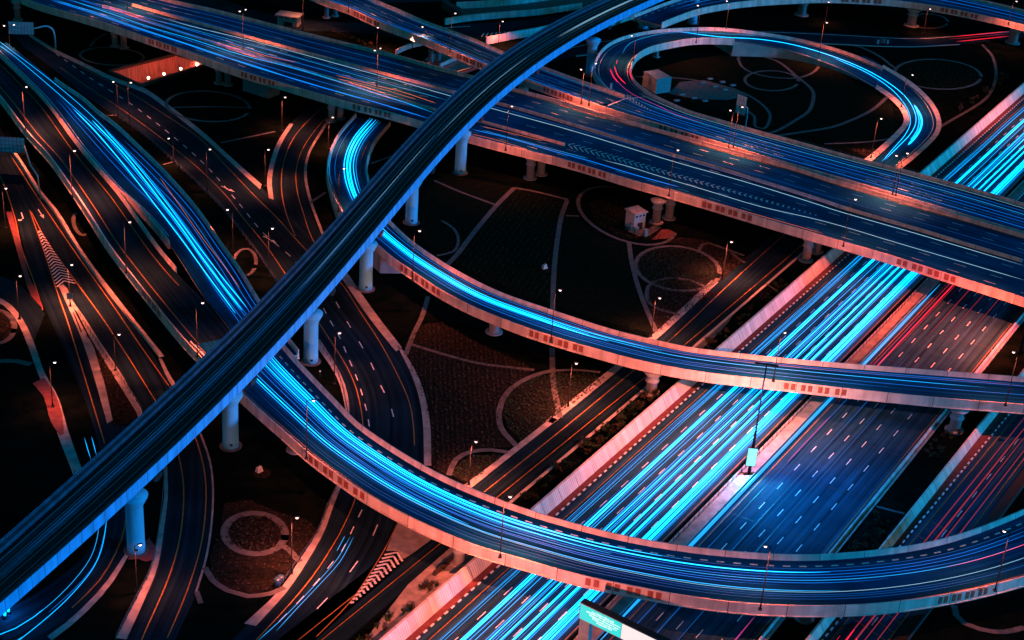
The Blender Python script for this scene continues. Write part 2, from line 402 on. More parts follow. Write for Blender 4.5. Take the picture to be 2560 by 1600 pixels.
def dline(D, u=None, d=None, a=0.0, b=1.0, z=0.0, far=False, wob=0.0):
    """points along a deck at lateral fraction u, or d metres from the near (far) parapet"""
    n = max(4, int((b - a) * D.n)); out = []
    ph_ = random.random() * 6
    for s in np.linspace(a, b, n):
        x = s * (D.n - 1); i = min(int(x), D.n - 2); f = x - i
        A = D.A[i]*(1-f) + D.A[i+1]*f; B = D.B[i]*(1-f) + D.B[i+1]*f; W = np.linalg.norm((B-A)[:2])
        t = u if u is not None else (1 - d/W if far else d/W)
        if wob: t += wob * math.sin(ph_ + s * 9) / W
        p = A + (B - A) * t; out.append((p[0], p[1], p[2] + z))
    return out
def paint(D, mat, width=0.16, dash=None, **k):
    mb = D.paint.setdefault(mat, MB()); stripe(mb, dline(D, z=0.012, **k), width, dash=dash)
def finish(D):
    for k, mb in D.paint.items():
        o = local(D.root, mb.build('lane_marking', M[k]))
        if len(mb.f) > 100 and k == 'white': o['kind'] = 'stuff'
def near_s(D, p, z):
    q = at(p[0], p[1], z); return int(np.argmin(np.linalg.norm(D.A[:, :2] - q[:2], axis=1)))
def panels(D, p0, p1, n=8):
    """a row of red oxide panels let into the outer face of the near parapet"""
    h = D.h; i0, i1 = near_s(D, p0, h), near_s(D, p1, h); s0, s1 = D.S[min(i0, i1)], D.S[max(i0, i1)]
    step = (s1 - s0) / n
    for k in range(n):
        mb = MB()
        s = s0 + step * (k + 0.5) + (0.10 if k % 2 == 0 else -0.10) * step
        i = int(np.searchsorted(D.S, s)); i = min(max(i, 1), D.n - 1); f = (s - D.S[i-1]) / (D.S[i] - D.S[i-1] + 1e-9)
        c = D.A[i-1]*(1-f) + D.A[i]*f; t = (D.A[i] - D.A[i-1])[:2]; rz = math.atan2(t[1], t[0])
        mb.box((c[0] - D.U[i][0]*0.02, c[1] - D.U[i][1]*0.02, c[2] + 0.1), (step*0.27, 0.05, 0.72), rz)
        local(D.root, mb.build('panel', M['panel']))
def pier(D, b, top=None, r=1.0, collar=True, cap=1.9, capdir=None, twin=None):
    base = at(b[0], b[1], 0.0) if len(b) == 2 else np.array(b)
    i = int(np.argmin(np.linalg.norm(D.C[:, :2] - base[:2], axis=1))); zt = D.C[i][2] - 1.72 if top is None else top
    mb = MB(); prof = [(r, 0.02), (r, zt-2.4), (r*1.03, zt-2.38)]
    if collar: prof += [(r*1.28, zt-2.3), (r*1.28, zt-2.0), (r*1.05, zt-1.95)]
    prof += [(r*1.05, zt-1.2), (r*cap, zt-0.02)]
    mb.lathe(base, prof, 20); p = local(D.root, mb.build('pier', M['pierc'], smooth=True))
    m2 = MB(); m2.lathe(base, [(r*1.7, 0.0), (r*1.7, 0.22), (r*1.05, 0.3), (r*1.0, 0.31)], 20); q = m2.build('footing', M['shoulder']); q.parent = p
    q.matrix_parent_inverse = p.matrix_world.inverted() if False else Matrix.Translation(D.root.location).inverted()
    # keep the footing where it was built: child of the pier, which is itself offset by the deck root
    q.matrix_parent_inverse = Matrix.Identity(4)
    return p

# --- wide main flyover
A_near = [(36,-14),(99,10),(198,38),(298,69),(397,103),(480,131),(519,147),(614,180),(702,206),(797,234),(880,257),(971,279),(1180,340),(1319,376),(1430,404),(1580,450),(1660,472),(1778,506),(1897,542),(2060,590),(2223,637),(2377,686),(2560,744),(2720,795)]
A_far = [(250,-48),(436,0),(539,23),(658,53),(749,77),(800,89),(927,121),(994,137),(1098,167),(1197,192),(1283,219),(1358,238),(1473,272),(1580,303),(1699,336),(1828,372),(1977,413),(2080,446),(2237,491),(2378,531),(2560,584),(2740,638)]
A = deck('wide_flyover', 'widest flyover deck, three carriageways with blue streaks, crossing the whole picture under the rail viaduct', A_near, A_far, 8.0)
# --- ramp that joins the flyover from the upper left and runs beside it
B_near = [(700,-52),(810,-2),(869,18),(939,50),(1058,95),(1137,129),(1221,163),(1322,200),(1400,228),(1454,247),(1475,254),(1540,276)]
B_far = [(860,-42),(943,0),(992,20),(1064,52),(1137,78),(1193,99),(1264,130),(1363,167),(1449,198),(1520,222)]
B = deck('upper_ramp', 'straight ramp deck crossing from top left under the viaduct to the loop merge', B_near, B_far, 8.0)
B2_near = [(1510,267),(1577,288),(1660,312),(1719,331),(1822,362),(1917,392),(2060,432),(2239,484),(2417,537),(2560,579),(2710,622)]
B2_far = [(1595,212),(1633,235),(1680,257),(1728,277),(1794,296),(1869,318),(1951,340),(2020,359),(2165,399),(2255,421),(2358,449),(2477,482),(2560,507),(2720,556)]
B2 = deck('merged_ramp', 'two-lane ramp deck after the loop merge, running close beside the wide flyover', B2_near, B2_far, 8.0)
# --- loop ramp that comes down to the ground on the right
C_far = [(1522,224,7.9),(1491,190,8),(1485,160,8),(1494,137,8),(1515,112,7.8),(1557,91,7.5),(1598,81,7.2),(1664,70,6.8),(1750,65,6.0),(1811,66,5.3),(1860,71,4.6),(1985,91,2.7),(2110,125,1.2),(2208,166,0.3)]
C_near = [(1632,234,8),(1590,203,8),(1578,174,8),(1583,151,8),(1597,132,7.8),(1633,114,7.5),(1686,103,7.0),(1740,97,6.0),(1811,98,5.0),(1860,103,4.3),(1978,124,2.5),(2103,167,1.0),(2190,213,0.3)]
Cd = deck('loop_ramp', 'curved loop ramp descending around the dark garden, salmon outer parapet', C_far, C_near, 8.0, refine=False, dz=-0.02, par_f=(0, 0.62))
# --- curved ramp that rises from the ground under the flyover and crosses the highway
D_far = [(977,304,0.1),(938,350,0.6),(918,400,1.6),(924,450,3.0),(945,505,4.4),(980,552,5.4),(1035,604,6.2),(1100,649,6.6),(1154,681,6.8),(1240,725),(1386,776),(1538,825),(1629,847),(1722,867),(1860,884),(2021,900),(2249,918),(2560,942),(2720,956)]
D_near = [(889,282,0.1),(848,329,0.6),(825,375,1.4),(817,421,2.4),(824,463,3.4),(850,522,4.4),(885,565,5.2),(935,604,6.0),(977,641,6.4),(1035,680,6.7),(1098,722,7),(1177,764),(1240,790),(1319,820),(1426,854),(1490,872),(1590,899),(1694,920),(1777,933),(1919,949),(2124,972),(2378,997),(2560,1011),(2720,1025)]
Dk = deck('curved_ramp', 'narrow curved ramp deck with cyan streaks crossing the highway below the wide flyover', D_near, D_far, 7.0, refine=False)
# --- left decks that merge into the large curve at the bottom
F_near = [(-90,140),(0,239),(39,290),(68,328),(121,386),(160,440),(211,516),(264,600),(318,672),(375,744),(457,844),(507,898),(570,972)]
F_far = [(-60,72),(0,132),(55,185),(118,250),(200,361),(296,475),(343,540),(404,623),(464,692),(508,735),(548,782),(592,838),(640,900)]
F = deck('left_carriageway', 'leftmost raised carriageway, dark road with orange edge lines and lamps on its parapet', F_near, F_far, 6.0, par_f=(0.0, 0.775), road='asph')
E1_near = [(-60,72),(0,132),(55,185),(118,250),(200,361),(296,470),(336,505),(386,556),(421,600),(457,655),(500,722),(540,772),(584,830),(632,893)]
E1_far = [(60,130),(150,202),(211,243),(246,275),(286,304),(343,357),(402,414),(468,486),(505,532),(550,598),(604,673),(648,746),(700,815),(750,876)]
E1 = deck('blue_carriageway', 'raised carriageway glowing blue with cyan streaks, left of the rail viaduct', E1_near, E1_far, 6.0, par_n=(0.33, 0.73), par_f=(0.18, 1), dz=-0.015)
E_near = [(520,900),(560,943),(599,979),(652,1027),(700,1069),(777,1137),(848,1188),(906,1228),(998,1279),(1116,1335),(1198,1367),(1320,1401),(1433,1434),(1597,1468),(1708,1489),(1858,1508),(1938,1513),(2010,1515),(2156,1512),(2288,1499),(2396,1481),(2492,1460),(2560,1442),(2650,1412)]
E_far = [(640,765),(678,818),(711,861),(769,926),(838,997),(891,1052),(981,1115),(1088,1178),(1198,1228),(1320,1273),(1450,1311),(1592,1344),(1738,1367),(1882,1381),(2024,1386),(2153,1378),(2288,1361),(2403,1333),(2560,1272),(2640,1232)]
Ed = deck('sweeping_ramp', 'broad curved ramp deck with white dashes sweeping along the bottom of the picture', E_near, E_far, 6.5)
# --- far ramp in the upper right corner
U_near = [(1640,62),(1700,38),(1754,20),(1860,3),(1990,-6),(2080,-8),(2250,2),(2360,18),(2450,36),(2560,62),(2650,88)]
U_far = [(1600,30),(1680,0),(1760,-22),(1870,-42),(1990,-52),(2100,-52),(2270,-38),(2380,-18),(2470,2),(2560,24),(2660,52)]
U = deck('far_ramp', 'distant curved ramp deck in the upper right corner, blue and magenta', U_near, U_far, 8.0)

# --- rail viaduct, two tracks
m_low = [(-110,1622),(21,1533),(100,1459),(241,1332),(317,1258),(408,1170),(501,1080),(599,979),(716,855),(790,770),(872,679),(927,611),(1018,501),(1080,427),(1145,354),(1165,330),(1232,267),(1296,206),(1364,161),(1465,98),(1500,76),(1570,42),(1634,12),(1720,-24)]
m_far = [(-90,1425),(20,1336),(104,1262),(169,1203),(363,1024),(435,957),(522,890),(650,745),(714,682),(756,645),(855,526),(924,450),(982,390),(1019,355),(1134,232),(1193,180),(1264,128),(1338,82),(1400,48),(1456,20),(1540,-16),(1600,-42)]
# outer face: foot at z 13.0, head at z 15.3; rail deck at 14.2
MV = Deck(); zb, zt, zd = 12.9, 15.2, 14.1
_a = spline([at(*p, zb) for p in m_low], 4.0); _b = spline([at(*p, zt) for p in m_far], 4.0)
def plan_fit(P, deg=5):
    P = np.array(P); y = (P[:, 1]-P[:, 1].mean())/200.0; c = np.polyfit(y, P[:, 0], deg); Q = P.copy(); Q[:, 0] = np.polyval(c, y); return list(Q)
_a, _b = plan_fit(_a), plan_fit(_b)
MA, MBp = sections(_a, _b); MA[:, 2] = zd; MBp[:, 2] = zd
MV.A, MV.B, MV.n = MA, MBp, len(MA); MV.C = (MA+MBp)/2; MV.h = zd; MV.W = np.linalg.norm((MBp-MA)[:, :2], axis=1)
MV.S = np.concatenate([[0], np.cumsum(np.linalg.norm(np.diff(MV.C, axis=0), axis=1))])
MV.root = thing('rail_viaduct', 'tall blue rail viaduct on round piers running diagonally above all the roads', 'viaduct', tuple(MV.C[MV.n//2]))
Um = MBp - MA; Um /= np.linalg.norm(Um, axis=1)[:, None]; MV.U = Um
def mrow(mb, prof, mat, name, closed=True):
    rows = []
    for i in range(MV.n):
        W = MV.W[i]; rows.append([(*(MA[i] + Um[i]*(d if d >= 0 or True else W+d))[:2], zz) for d, zz in prof(W)])
    mb.grid(rows, closed=closed, caps=closed, uvs=MV.S); local(MV.root, mb.build(name, M[mat]))
for side in (0, 1):
    f = (lambda W, s=side: [((d if s == 0 else W-d), z) for d, z in [(0, zb), (0, zt), (0.1, zt), (0.1, zb)]])
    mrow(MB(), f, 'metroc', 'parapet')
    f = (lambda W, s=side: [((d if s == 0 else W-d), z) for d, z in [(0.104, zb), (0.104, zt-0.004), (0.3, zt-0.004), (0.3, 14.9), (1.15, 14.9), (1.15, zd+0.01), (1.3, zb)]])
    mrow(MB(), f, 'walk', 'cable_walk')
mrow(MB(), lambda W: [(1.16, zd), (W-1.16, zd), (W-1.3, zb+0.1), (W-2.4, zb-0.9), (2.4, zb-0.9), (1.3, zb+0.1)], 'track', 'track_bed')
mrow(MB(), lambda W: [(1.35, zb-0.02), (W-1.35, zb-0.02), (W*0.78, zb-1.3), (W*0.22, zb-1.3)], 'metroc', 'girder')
for c in (0.30, 0.70):
    for off in (-0.72, 0.72):
        mrow(MB(), lambda W, c=c, off=off: [(W*c+off+d, zd+z) for d, z in [(-0.05, 0.005), (-0.05, 0.2), (0.05, 0.2), (0.05, 0.005)]], 'rail', 'rail')
mrow(MB(), lambda W: [(W*0.5+d, zd+z) for d, z in [(-0.55, 0.004), (-0.55, 0.28), (0.55, 0.28), (0.55, 0.004)]], 'walk', 'walkway')
for c in (0.30, 0.70):
    mrow(MB(), lambda W, c=c: [(W*c+d, zd+z) for d, z in [(-1.25, 0.004), (-1.25, 0.10), (1.25, 0.10), (1.25, 0.004)]], 'track', 'track_slab')
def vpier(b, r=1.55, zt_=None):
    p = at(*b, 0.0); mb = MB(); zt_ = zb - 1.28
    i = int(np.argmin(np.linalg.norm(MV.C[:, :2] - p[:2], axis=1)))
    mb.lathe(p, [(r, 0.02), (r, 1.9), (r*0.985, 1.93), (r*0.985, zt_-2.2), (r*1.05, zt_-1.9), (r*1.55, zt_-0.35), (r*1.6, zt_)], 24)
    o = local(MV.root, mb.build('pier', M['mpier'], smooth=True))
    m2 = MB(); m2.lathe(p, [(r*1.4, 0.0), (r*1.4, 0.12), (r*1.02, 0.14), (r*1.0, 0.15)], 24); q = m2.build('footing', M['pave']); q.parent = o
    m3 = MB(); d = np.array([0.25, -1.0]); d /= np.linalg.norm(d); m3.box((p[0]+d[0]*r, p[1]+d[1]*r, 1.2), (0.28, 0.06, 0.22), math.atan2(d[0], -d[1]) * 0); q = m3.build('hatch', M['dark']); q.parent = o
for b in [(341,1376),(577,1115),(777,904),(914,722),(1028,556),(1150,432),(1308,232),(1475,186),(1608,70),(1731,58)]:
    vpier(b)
# hollow box ends that stick out below the near edge at each expansion joint
for bpx, mt in [((640,955),'metroc'),((830,737),'metroc'),((915,573),'redsign'),((1080,432),'metroc'),((1205,300),'redsign'),((1354,178),'redsign'),((395,1203),'metroc'),((1518,72),'metroc')]:
    q = at(bpx[0], bpx[1], zb - 0.75); i = int(np.argmin(np.linalg.norm(MA[:, :2] - q[:2], axis=1))); u = Um[i]; t = np.array([-u[1], u[0], 0])
    if t @ (MA[min(i+1, MV.n-1)] - MA[i-1]) < 0: t = -t
    c = MA[i] + u * 0.1
    def pent(sc, out): return [tuple(c + t*a*sc + np.array([0, 0, zb - 0.05 - z]) - np.array([0, 0, c[2]]) - u*out) for a, z in [(-1.2, 0.05), (1.2, 0.05), (1.35, 0.7), (0.0, 1.25*(0.6+0.4*sc)), (-1.35, 0.7)]]
    mb = MB(); rows = [pent(1.0, -1.6), pent(1.0, 0.35)]; mb.grid(rows, closed=True, caps=True); o = local(MV.root, mb.build('box_end', M['metroc']))
    m2 = MB(); m2.poly(pent(0.74, 0.356)); q = m2.build('end_plate', M['redsign'] if mt == 'redsign' else M['dark']); q.parent = o
# cable bracket posts along the far parapet at the lower left
for k in range(14):
    s = 8 + k * 5.2; i = int(np.searchsorted(MV.S, s)); p = MBp[i]; mb = MB(); mb.tube([(p[0], p[1], zt), (p[0], p[1], zt+0.75), (p[0]+0.35, p[1]+0.1, zt+0.75)], 0.06, 5); local(MV.root, mb.build('bracket', M['pole']))

# --- paint on the decks
dA = [(0.16, None)]
for d in (0.9,): paint(A, 'yellow', 0.18, d=d)
paint(A, 'yellow', 0.18, d=0.9, far=True)
for u in (0.13, 0.25, 0.47, 0.59, 0.80, 0.90): paint(A, 'white', 0.17, dash=(3.0, 6.0), u=u)
for D_, us in ((B, (0.35, 0.65)), (B2, (0.36, 0.68))):
    paint(D_, 'white', 0.15, d=0.9); paint(D_, 'white', 0.15, d=0.9, far=True)
    for u in us: paint(D_, 'white', 0.16, dash=(3, 6), u=u)
paint(Cd, 'white', 0.14, d=1.6); paint(Cd, 'white', 0.14, d=1.2, far=True)
paint(Dk, 'yellow', 0.16, d=1.1, a=0.2); paint(Dk, 'yellow', 0.16, d=1.9, far=True, a=0.06)
paint(F, 'yellow', 0.2, d=2.6); paint(F, 'yellow', 0.2, d=2.2, far=True, a=0, b=0.8); paint(F, 'white', 0.12, d=0.8)
paint(E1, 'white', 0.14, d=1.4, a=0.0, b=0.7); paint(E1, 'yellow', 0.14, d=2.2, far=True, a=0.45)
paint(Ed, 'white', 0.34, dash=(1.35, 1.5), d=2.0, far=True)
paint(Ed, 'white', 0.22, dash=(1.3, 2.0), d=1.0); paint(Ed, 'yellow', 0.18, d=1.5)
paint(U, 'white', 0.3, dash=(2, 2.2), d=1.8, far=True)
# chevrons of the gore on the wide flyover
ZA = 8.0 + 0.014
def lerp(a, b, t): return (a[0]+(b[0]-a[0])*t, a[1]+(b[1]-a[1])*t)
for k in range(46):
    t = k / 46.0; tip = lerp((1421,361), (2052,541), t); sc = (1 - t) ** 0.75
    up = (tip[0] + 15*sc + 1.5, tip[1] - 2.0*sc); lo = (tip[0] + 9*sc + 1.2, tip[1] + 10*sc + 1)
    mb = MB(); stripe(mb, [at(*up, ZA), at(*tip, ZA)], 0.34); stripe(mb, [at(*tip, ZA), at(*lo, ZA)], 0.34); local(A.root, mb.build('chevron_marking', M['white']))
for k in range(9):
    t = k / 9.0; tip = lerp((1570,246), (1634,281), t); sc = 1 - 0.8*t
    mb = MB(); stripe(mb, [at(tip[0]-14*sc, tip[1]-3*sc, 8.016), at(*tip, 8.016)], 0.3); stripe(mb, [at(*tip, 8.016), at(tip[0]-2*sc, tip[1]-9*sc, 8.016)], 0.3); local(B2.root, mb.build('chevron_marking', M['white']))
mb = B2.paint['white']
stripe(mb, [at(1530,222,8.016), at(1562,247,8.016)], 0.2); stripe(mb, [at(1520,264,8.016), at(1562,247,8.016), at(1616,242,8.016)], 0.4)
for D_ in (A, B, B2, Cd, Dk, F, E1, Ed, U): finish(D_)
panels(A, (337,106), (436,133)); panels(A, (610,186), (686,209)); panels(A, (873,262), (976,289)); panels(A, (1412,408), (1526,440)); panels(A, (1753,507), (1878,545)); panels(A, (2243,652), (2383,697))
panels(B, (877,30), (953,64)); panels(B, (1137,136), (1213,168)); panels(B, (1352,219), (1436,249)); panels(B2, (1634,313), (1749,349))
panels(Dk, (995,663), (1103,734)); panels(Dk, (1317,829), (1456,873)); panels(Dk, (1956,962), (2106,980))
panels(Ed, (777,1149), (906,1238)); panels(Ed, (1468,1451), (1668,1491)); panels(Ed, (2324,1503), (2481,1472))
panels(F, (357,730), (400,785)); panels(U, (2352,22), (2451,42)); panels(U, (2100,-2), (2197,2))
for b in [(288,116),(310,120),(548,208),(570,212),(828,303),(850,296),(1325,445),(1352,435),(1640,556),(1672,545),(2015,651),(2041,630),(45,50)]: pier(A, b, r=0.95 if b[0] < 1300 else 1.1)
for b in [(816,44),(838,40),(1077,158),(1095,156)]: pier(B, b, r=0.8)
for b in [(1627,982),(1235,830),(2385,1075)]: pier(Dk, b, r=1.15)
for b in [(1148,1405),(738,1125),(2010,1545)]: pier(Ed, b, r=1.05)
for b in [(2003,37),(2278,64),(2531,107)]: pier(U, b, r=1.6)
pier(Cd, (1640,142), r=0.8)
# concrete abutment box where the curved ramp leaves its embankment
mb = MB(); q = [at(927,640), at(965,702), at(1003,690), at(985,640)]
def prism(mb, base, h0, h1):
    a = [(p[0], p[1], h0) for p in base]; b = [(p[0], p[1], h1) for p in base]; mb.grid([a, b], closed=True, caps=True)
_i = [near_s(Dk, p, 6) for p in ((905,590), (960,630))]
pp = [Dk.A[i]*0.94 + Dk.B[i]*0.06 for i in range(min(_i), max(_i)+1, 2)] + [Dk.A[i]*0.06 + Dk.B[i]*0.94 for i in range(max(_i), min(_i)-1, -2)]
prism(mb, pp, 0.0, 4.2); local(Dk.root, mb.build('abutment', M['pierc']))
# retaining wall under the lower part of the curved ramp and of the loop
def retaining(D, i0, i1):
    mb = MB(); base = [D.A[i]*0.97 + D.B[i]*0.03 for i in range(i0, i1)] + [D.A[i]*0.03 + D.B[i]*0.97 for i in range(i1-1, i0-1, -1)]
    n = len(base); mb.grid([[(p[0], p[1], 0.0) for p in base], [(p[0], p[1], max(p[2]-0.3, 0.02)) for p in base]], closed=True)
    local(D.root, mb.build('retaining_wall', M['girder']))
retaining(Dk, 2, min(_i)+1)
_c = int(np.argmin(np.linalg.norm(Cd.B[:, :2] - at(1811,112,0)[:2], axis=1))); retaining(Cd, _c, Cd.n-3)
retaining(F, 0, F.n-2) if False else None

# median barriers on the wide flyover
def barrier(D, pts, name='median_barrier', h=0.85, mat='conc', z=None):
    zz = (D.h + h) if z is None else z
    P = resample(spline([at(*p, zz) for p in pts], 4.0), 120); P[:, 2] = zz - h
    mb = MB(); sweep(mb, P, [(-0.32, 0.004), (-0.12, 0.35), (-0.09, h), (0.09, h), (0.12, 0.35), (0.32, 0.004)])
    return local(D.root, mb.build(name, M[mat])), P
barrier(A, [(256,12),(298,22),(389,56),(480,86),(557,110),(672,146),(760,172),(865,203),(1024,252),(1216,303),(1309,328),(1412,357)])
bo, P2 = barrier(A, [(330,8),(450,42),(600,83),(711,113),(830,145),(953,178),(1090,214),(1297,268),(1450,313),(1580,352),(1700,388),(1838,429),(2060,498),(2120,518),(2237,552),(2326,578),(2423,608),(2556,647)])
mb = MB()
for k in range(2, 118, 3): mb.box((P2[k][0], P2[k][1], 8.0+1.1), (0.08, 0.08, 0.28))
local(A.root, mb.build('fence_posts', M['dark']))

# ------------------------------------------------------------------ main highway, in its own straight frame
HC, HD = np.array([51.852, 312.754]), np.array([0.50832, 0.86117]); HN = np.array([HD[1], -HD[0]])
def hp(s, d, z=0.0): q = HC + HD*s + HN*d; return np.array([q[0], q[1], z])
S0, S1 = -190.0, 420.0
def hband(name, d0, d1, z, mat, parent=None, s0=S0, s1=S1, d0b=None, d1b=None):
    return band(name, [hp(s0, d0), hp(s1, d0 if d0b is None else d0b)], [hp(s0, d1), hp(s1, d1 if d1b is None else d1b)], z, mat, parent, 8.0)
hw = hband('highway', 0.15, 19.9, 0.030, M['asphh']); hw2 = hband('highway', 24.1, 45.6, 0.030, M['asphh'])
def hline(par, mat, dl, s0=S0, s1=S1, width=0.17, dash=None, ph=0.0):
    mb = MB()
    for d in dl: stripe(mb, [hp(s0+ph, d), hp(s1, d)], width, 0.040, dash)
    par_o = mb.build('lane_marking', M[mat], par)
    if dash: par_o['kind'] = 'stuff'
    return par_o
hline(hw, 'yellow', (1.7, 19.55)); hline(hw2, 'yellow', (25.5, 44.9))
hline(hw, 'white', (5.1, 8.75, 12.3, 16.0), dash=(2.7, 5.55), ph=1.0); hline(hw2, 'white', (29.3, 33.1, 36.8, 40.5), dash=(2.7, 5.55), ph=2.6)
# expansion joints cut across the carriageways
mb = MB()
for s in range(-120, 260, 19):
    stripe(mb, [hp(s, 2.0), hp(s+1.5, 19.2)], 0.16, 0.036)
    stripe(mb, [hp(s+3, 26), hp(s+4.5, 44.4)], 0.16, 0.036)
mb.build('joint_line', M['black'], hw)
# side wall with battered ribbed face, red strip and black and white kerb
wroot = thing('highway_wall', 'long salmon lit concrete wall with ribbed face along the left side of the highway', 'retaining wall', tuple(hp(0, -2.2)))
def hsweep(name, prof, mat, root, s0=S0, s1=S1, step=6.0):
    n = int((s1-s0)/step); rows = []; us = []
    for k in range(n+1):
        s = s0 + (s1-s0)*k/n; rows.append([tuple(hp(s, d, z)) for d, z in prof]); us.append(s-s0)
    mb = MB(); mb.grid(rows, closed=True, caps=True, uvs=us); return local(root, mb.build(name, M[mat]))
def ribbed(name, dbase, dtop, h, root, s0, s1, mat='wallc'):
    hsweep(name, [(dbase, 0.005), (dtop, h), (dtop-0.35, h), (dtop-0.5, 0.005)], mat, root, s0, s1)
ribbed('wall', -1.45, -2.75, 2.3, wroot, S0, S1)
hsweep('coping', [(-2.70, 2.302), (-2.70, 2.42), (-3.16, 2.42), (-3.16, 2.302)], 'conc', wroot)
# fine rib grooves on the lower stretch of the face
mb = MB()
for k in range(int(150/0.55)):
    s = -150 + k*0.55
    a, b = hp(s, -1.50+0.012, 0.1), hp(s+0.12, -2.70+0.035, 2.2); a2, b2 = hp(s+0.13, -1.50+0.012, 0.1), hp(s+0.25, -2.70+0.035, 2.2)
    mb.quad(a, a2, b2, b)
local(wroot, mb.build('rib', M['girder']))
hband('verge_strip', -1.44, -0.02, 0.02, M['redpave_glow'])
def bwkerb(d, s0, s1, z=0.18, seg=1.0, dd=0.0):
    k1, k2 = MB(), MB(); n = int((s1-s0)/seg)
    for k in range(n):
        s = s0 + seg*(k+0.5); q = hp(s, d + dd*(s-s0)/(s1-s0))
        (k1 if k % 2 else k2).box((q[0], q[1], z/2+0.003), (seg/2-0.01, 0.14, z/2), math.atan2(HD[1], HD[0]))
    o = k1.build('kerb', M['white']); o['kind'] = 'structure'; k2.build('kerb_block', M['black'], o)
bwkerb(0.0, -140, 240)
# median: low fence, paved strip, steel guard rail
hband('median_strip', 20.95, 23.6, 0.12, M['shoulder']); 
mb = MB(); 
hsweep_root = thing('median_kerb', 'concrete kerb with guard rail along the highway median', 'kerb', tuple(hp(0, 24)))
hsweep('kerb_stone', [(20.75, 0.004), (20.75, 0.2), (20.94, 0.2), (20.94, 0.004)], 'kerb', hsweep_root)
hsweep('guard_rail', [(23.80, 0.45), (23.80, 0.75), (23.90, 0.75), (23.90, 0.45)], 'signback', hsweep_root)
hsweep('kerb_edge', [(23.62, 0.004), (23.62, 0.2), (23.76, 0.2), (23.76, 0.004)], 'kerb', hsweep_root)
def fence(label, pts, hgt=1.0, gap=2.0, rails=2, z=0.0, cat='fence', mat='metal', name='rail_fence', maxposts=90):
    P = np.array(pts, float); L = length(P); n = min(maxposts, int(L/gap)); P = resample(P, n+1)
    root = thing(name, label, cat, (P[0][0], P[0][1], P[0][2]))
    for k in range(rails):
        mb = MB(); q = P.copy(); q[:, 2] += hgt*(1 - 0.45*k) - 0.04; mb.tube(q, 0.045, 4); local(root, mb.build('rail', M[mat]))
    pm = MB(); pm.box((0, 0, hgt/2), (0.05, 0.05, hgt/2)); p0 = pm.build('post', M[mat], root)
    for k, p in enumerate(P):
        o = p0 if k == 0 else p0.copy()
        if k: COL.objects.link(o); o.parent = root
        o.location = (p[0]-P[0][0], p[1]-P[0][1], p[2]-P[0][2])
    return root
fence('dark post and rail fence along the highway median', [hp(-110, 21.3, 0.12), hp(75, 21.3, 0.12)], 1.2, 2.05, 3)
# right side of the second carriageway: barrier and slope
br = thing('edge_barrier', 'low salmon concrete barrier at the outer edge of the right hand carriageway', 'barrier', tuple(hp(0, 46)))
hsweep('barrier', [(45.65, 0.004), (45.75, 0.85), (46.0, 0.85), (46.15, 0.004)], 'conc', br)
hsweep('channel', [(46.3, 0.004), (46.3, 0.3), (46.8, 0.3), (46.8, 0.004)], 'shoulder', br)
# service road at far right with its own wall
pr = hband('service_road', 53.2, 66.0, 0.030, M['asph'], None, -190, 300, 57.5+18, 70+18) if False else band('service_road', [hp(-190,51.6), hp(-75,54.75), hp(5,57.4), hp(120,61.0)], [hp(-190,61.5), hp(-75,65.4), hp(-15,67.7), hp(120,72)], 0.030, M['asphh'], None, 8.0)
def along(dl):   # lateral position of the diverging service road: list of (s, d)
    return [hp(s, d) for s, d in dl]
mb = MB(); stripe(mb, along([(-190,52.4),(-83,55.4),(5,58.4),(120,62.1)]), 0.2, 0.04); stripe(mb, along([(-190,60.2),(-77,63.3),(-5,65.0),(120,68.6)]), 0.2, 0.04)
for k in range(28):
    s = -112 + k*3.05
    if k in (6,7,8,9,10,11) or k > 24: continue
    a = 54.6 + (s+112)*0.0345; stripe(mb, [hp(s, a+0.1), hp(s-2.4, a+7.6)], 0.14, 0.041)
mb.build('lane_marking', M['yellow'], pr)
mb = MB(); stripe(mb, along([(-190,56.3),(-83,59.3),(5,61.9),(120,65.4)]), 0.16, 0.042, (2.7, 5.5)); mb.build('lane_marking', M['white'], pr)
pw = thing('service_road_wall', 'battered concrete wall beside the service road, blue with salmon ends', 'retaining wall', tuple(hp(-40, 53)))
mb = MB(); rows = []; us = []
for k in range(60):
    s = -190 + k*5.2; d = 54.8 + (s+15)*0.0165
    rows.append([tuple(hp(s, d+x, z)) for x, z in [(0, 0.005), (-0.9, 1.5), (-1.25, 1.5), (-1.4, 0.005)]]); us.append(s+190)
mb.grid(rows, closed=True, caps=True, uvs=us); local(pw, mb.build('wall', M['wallc']))
band('verge_strip', along([(-190,51.9),(120,57.0)]), along([(-190,51.3+1.2),(120,60.3)]), 0.02, M['redpave_glow'], None, 8.0)
bwkerb(51.0, -190, 60, dd=7.7)
sh = thing('outer_kerb', 'salmon concrete kerb strip on the outer side of the service road', 'kerb', tuple(hp(-20, 68)))
mb = MB(); rows = []
for k in range(40):
    s = -190 + k*8; d = 67.0 + (s+32)*0.033; rows.append([tuple(hp(s, d+x, z)) for x, z in [(-1.6, 0.004), (-1.6, 0.14), (0.3, 0.14), (0.3, 0.6), (0.55, 0.6), (0.6, 0.004)]])
mb.grid(rows, closed=True, caps=True); local(sh, mb.build('kerb_stone', M['conc']))

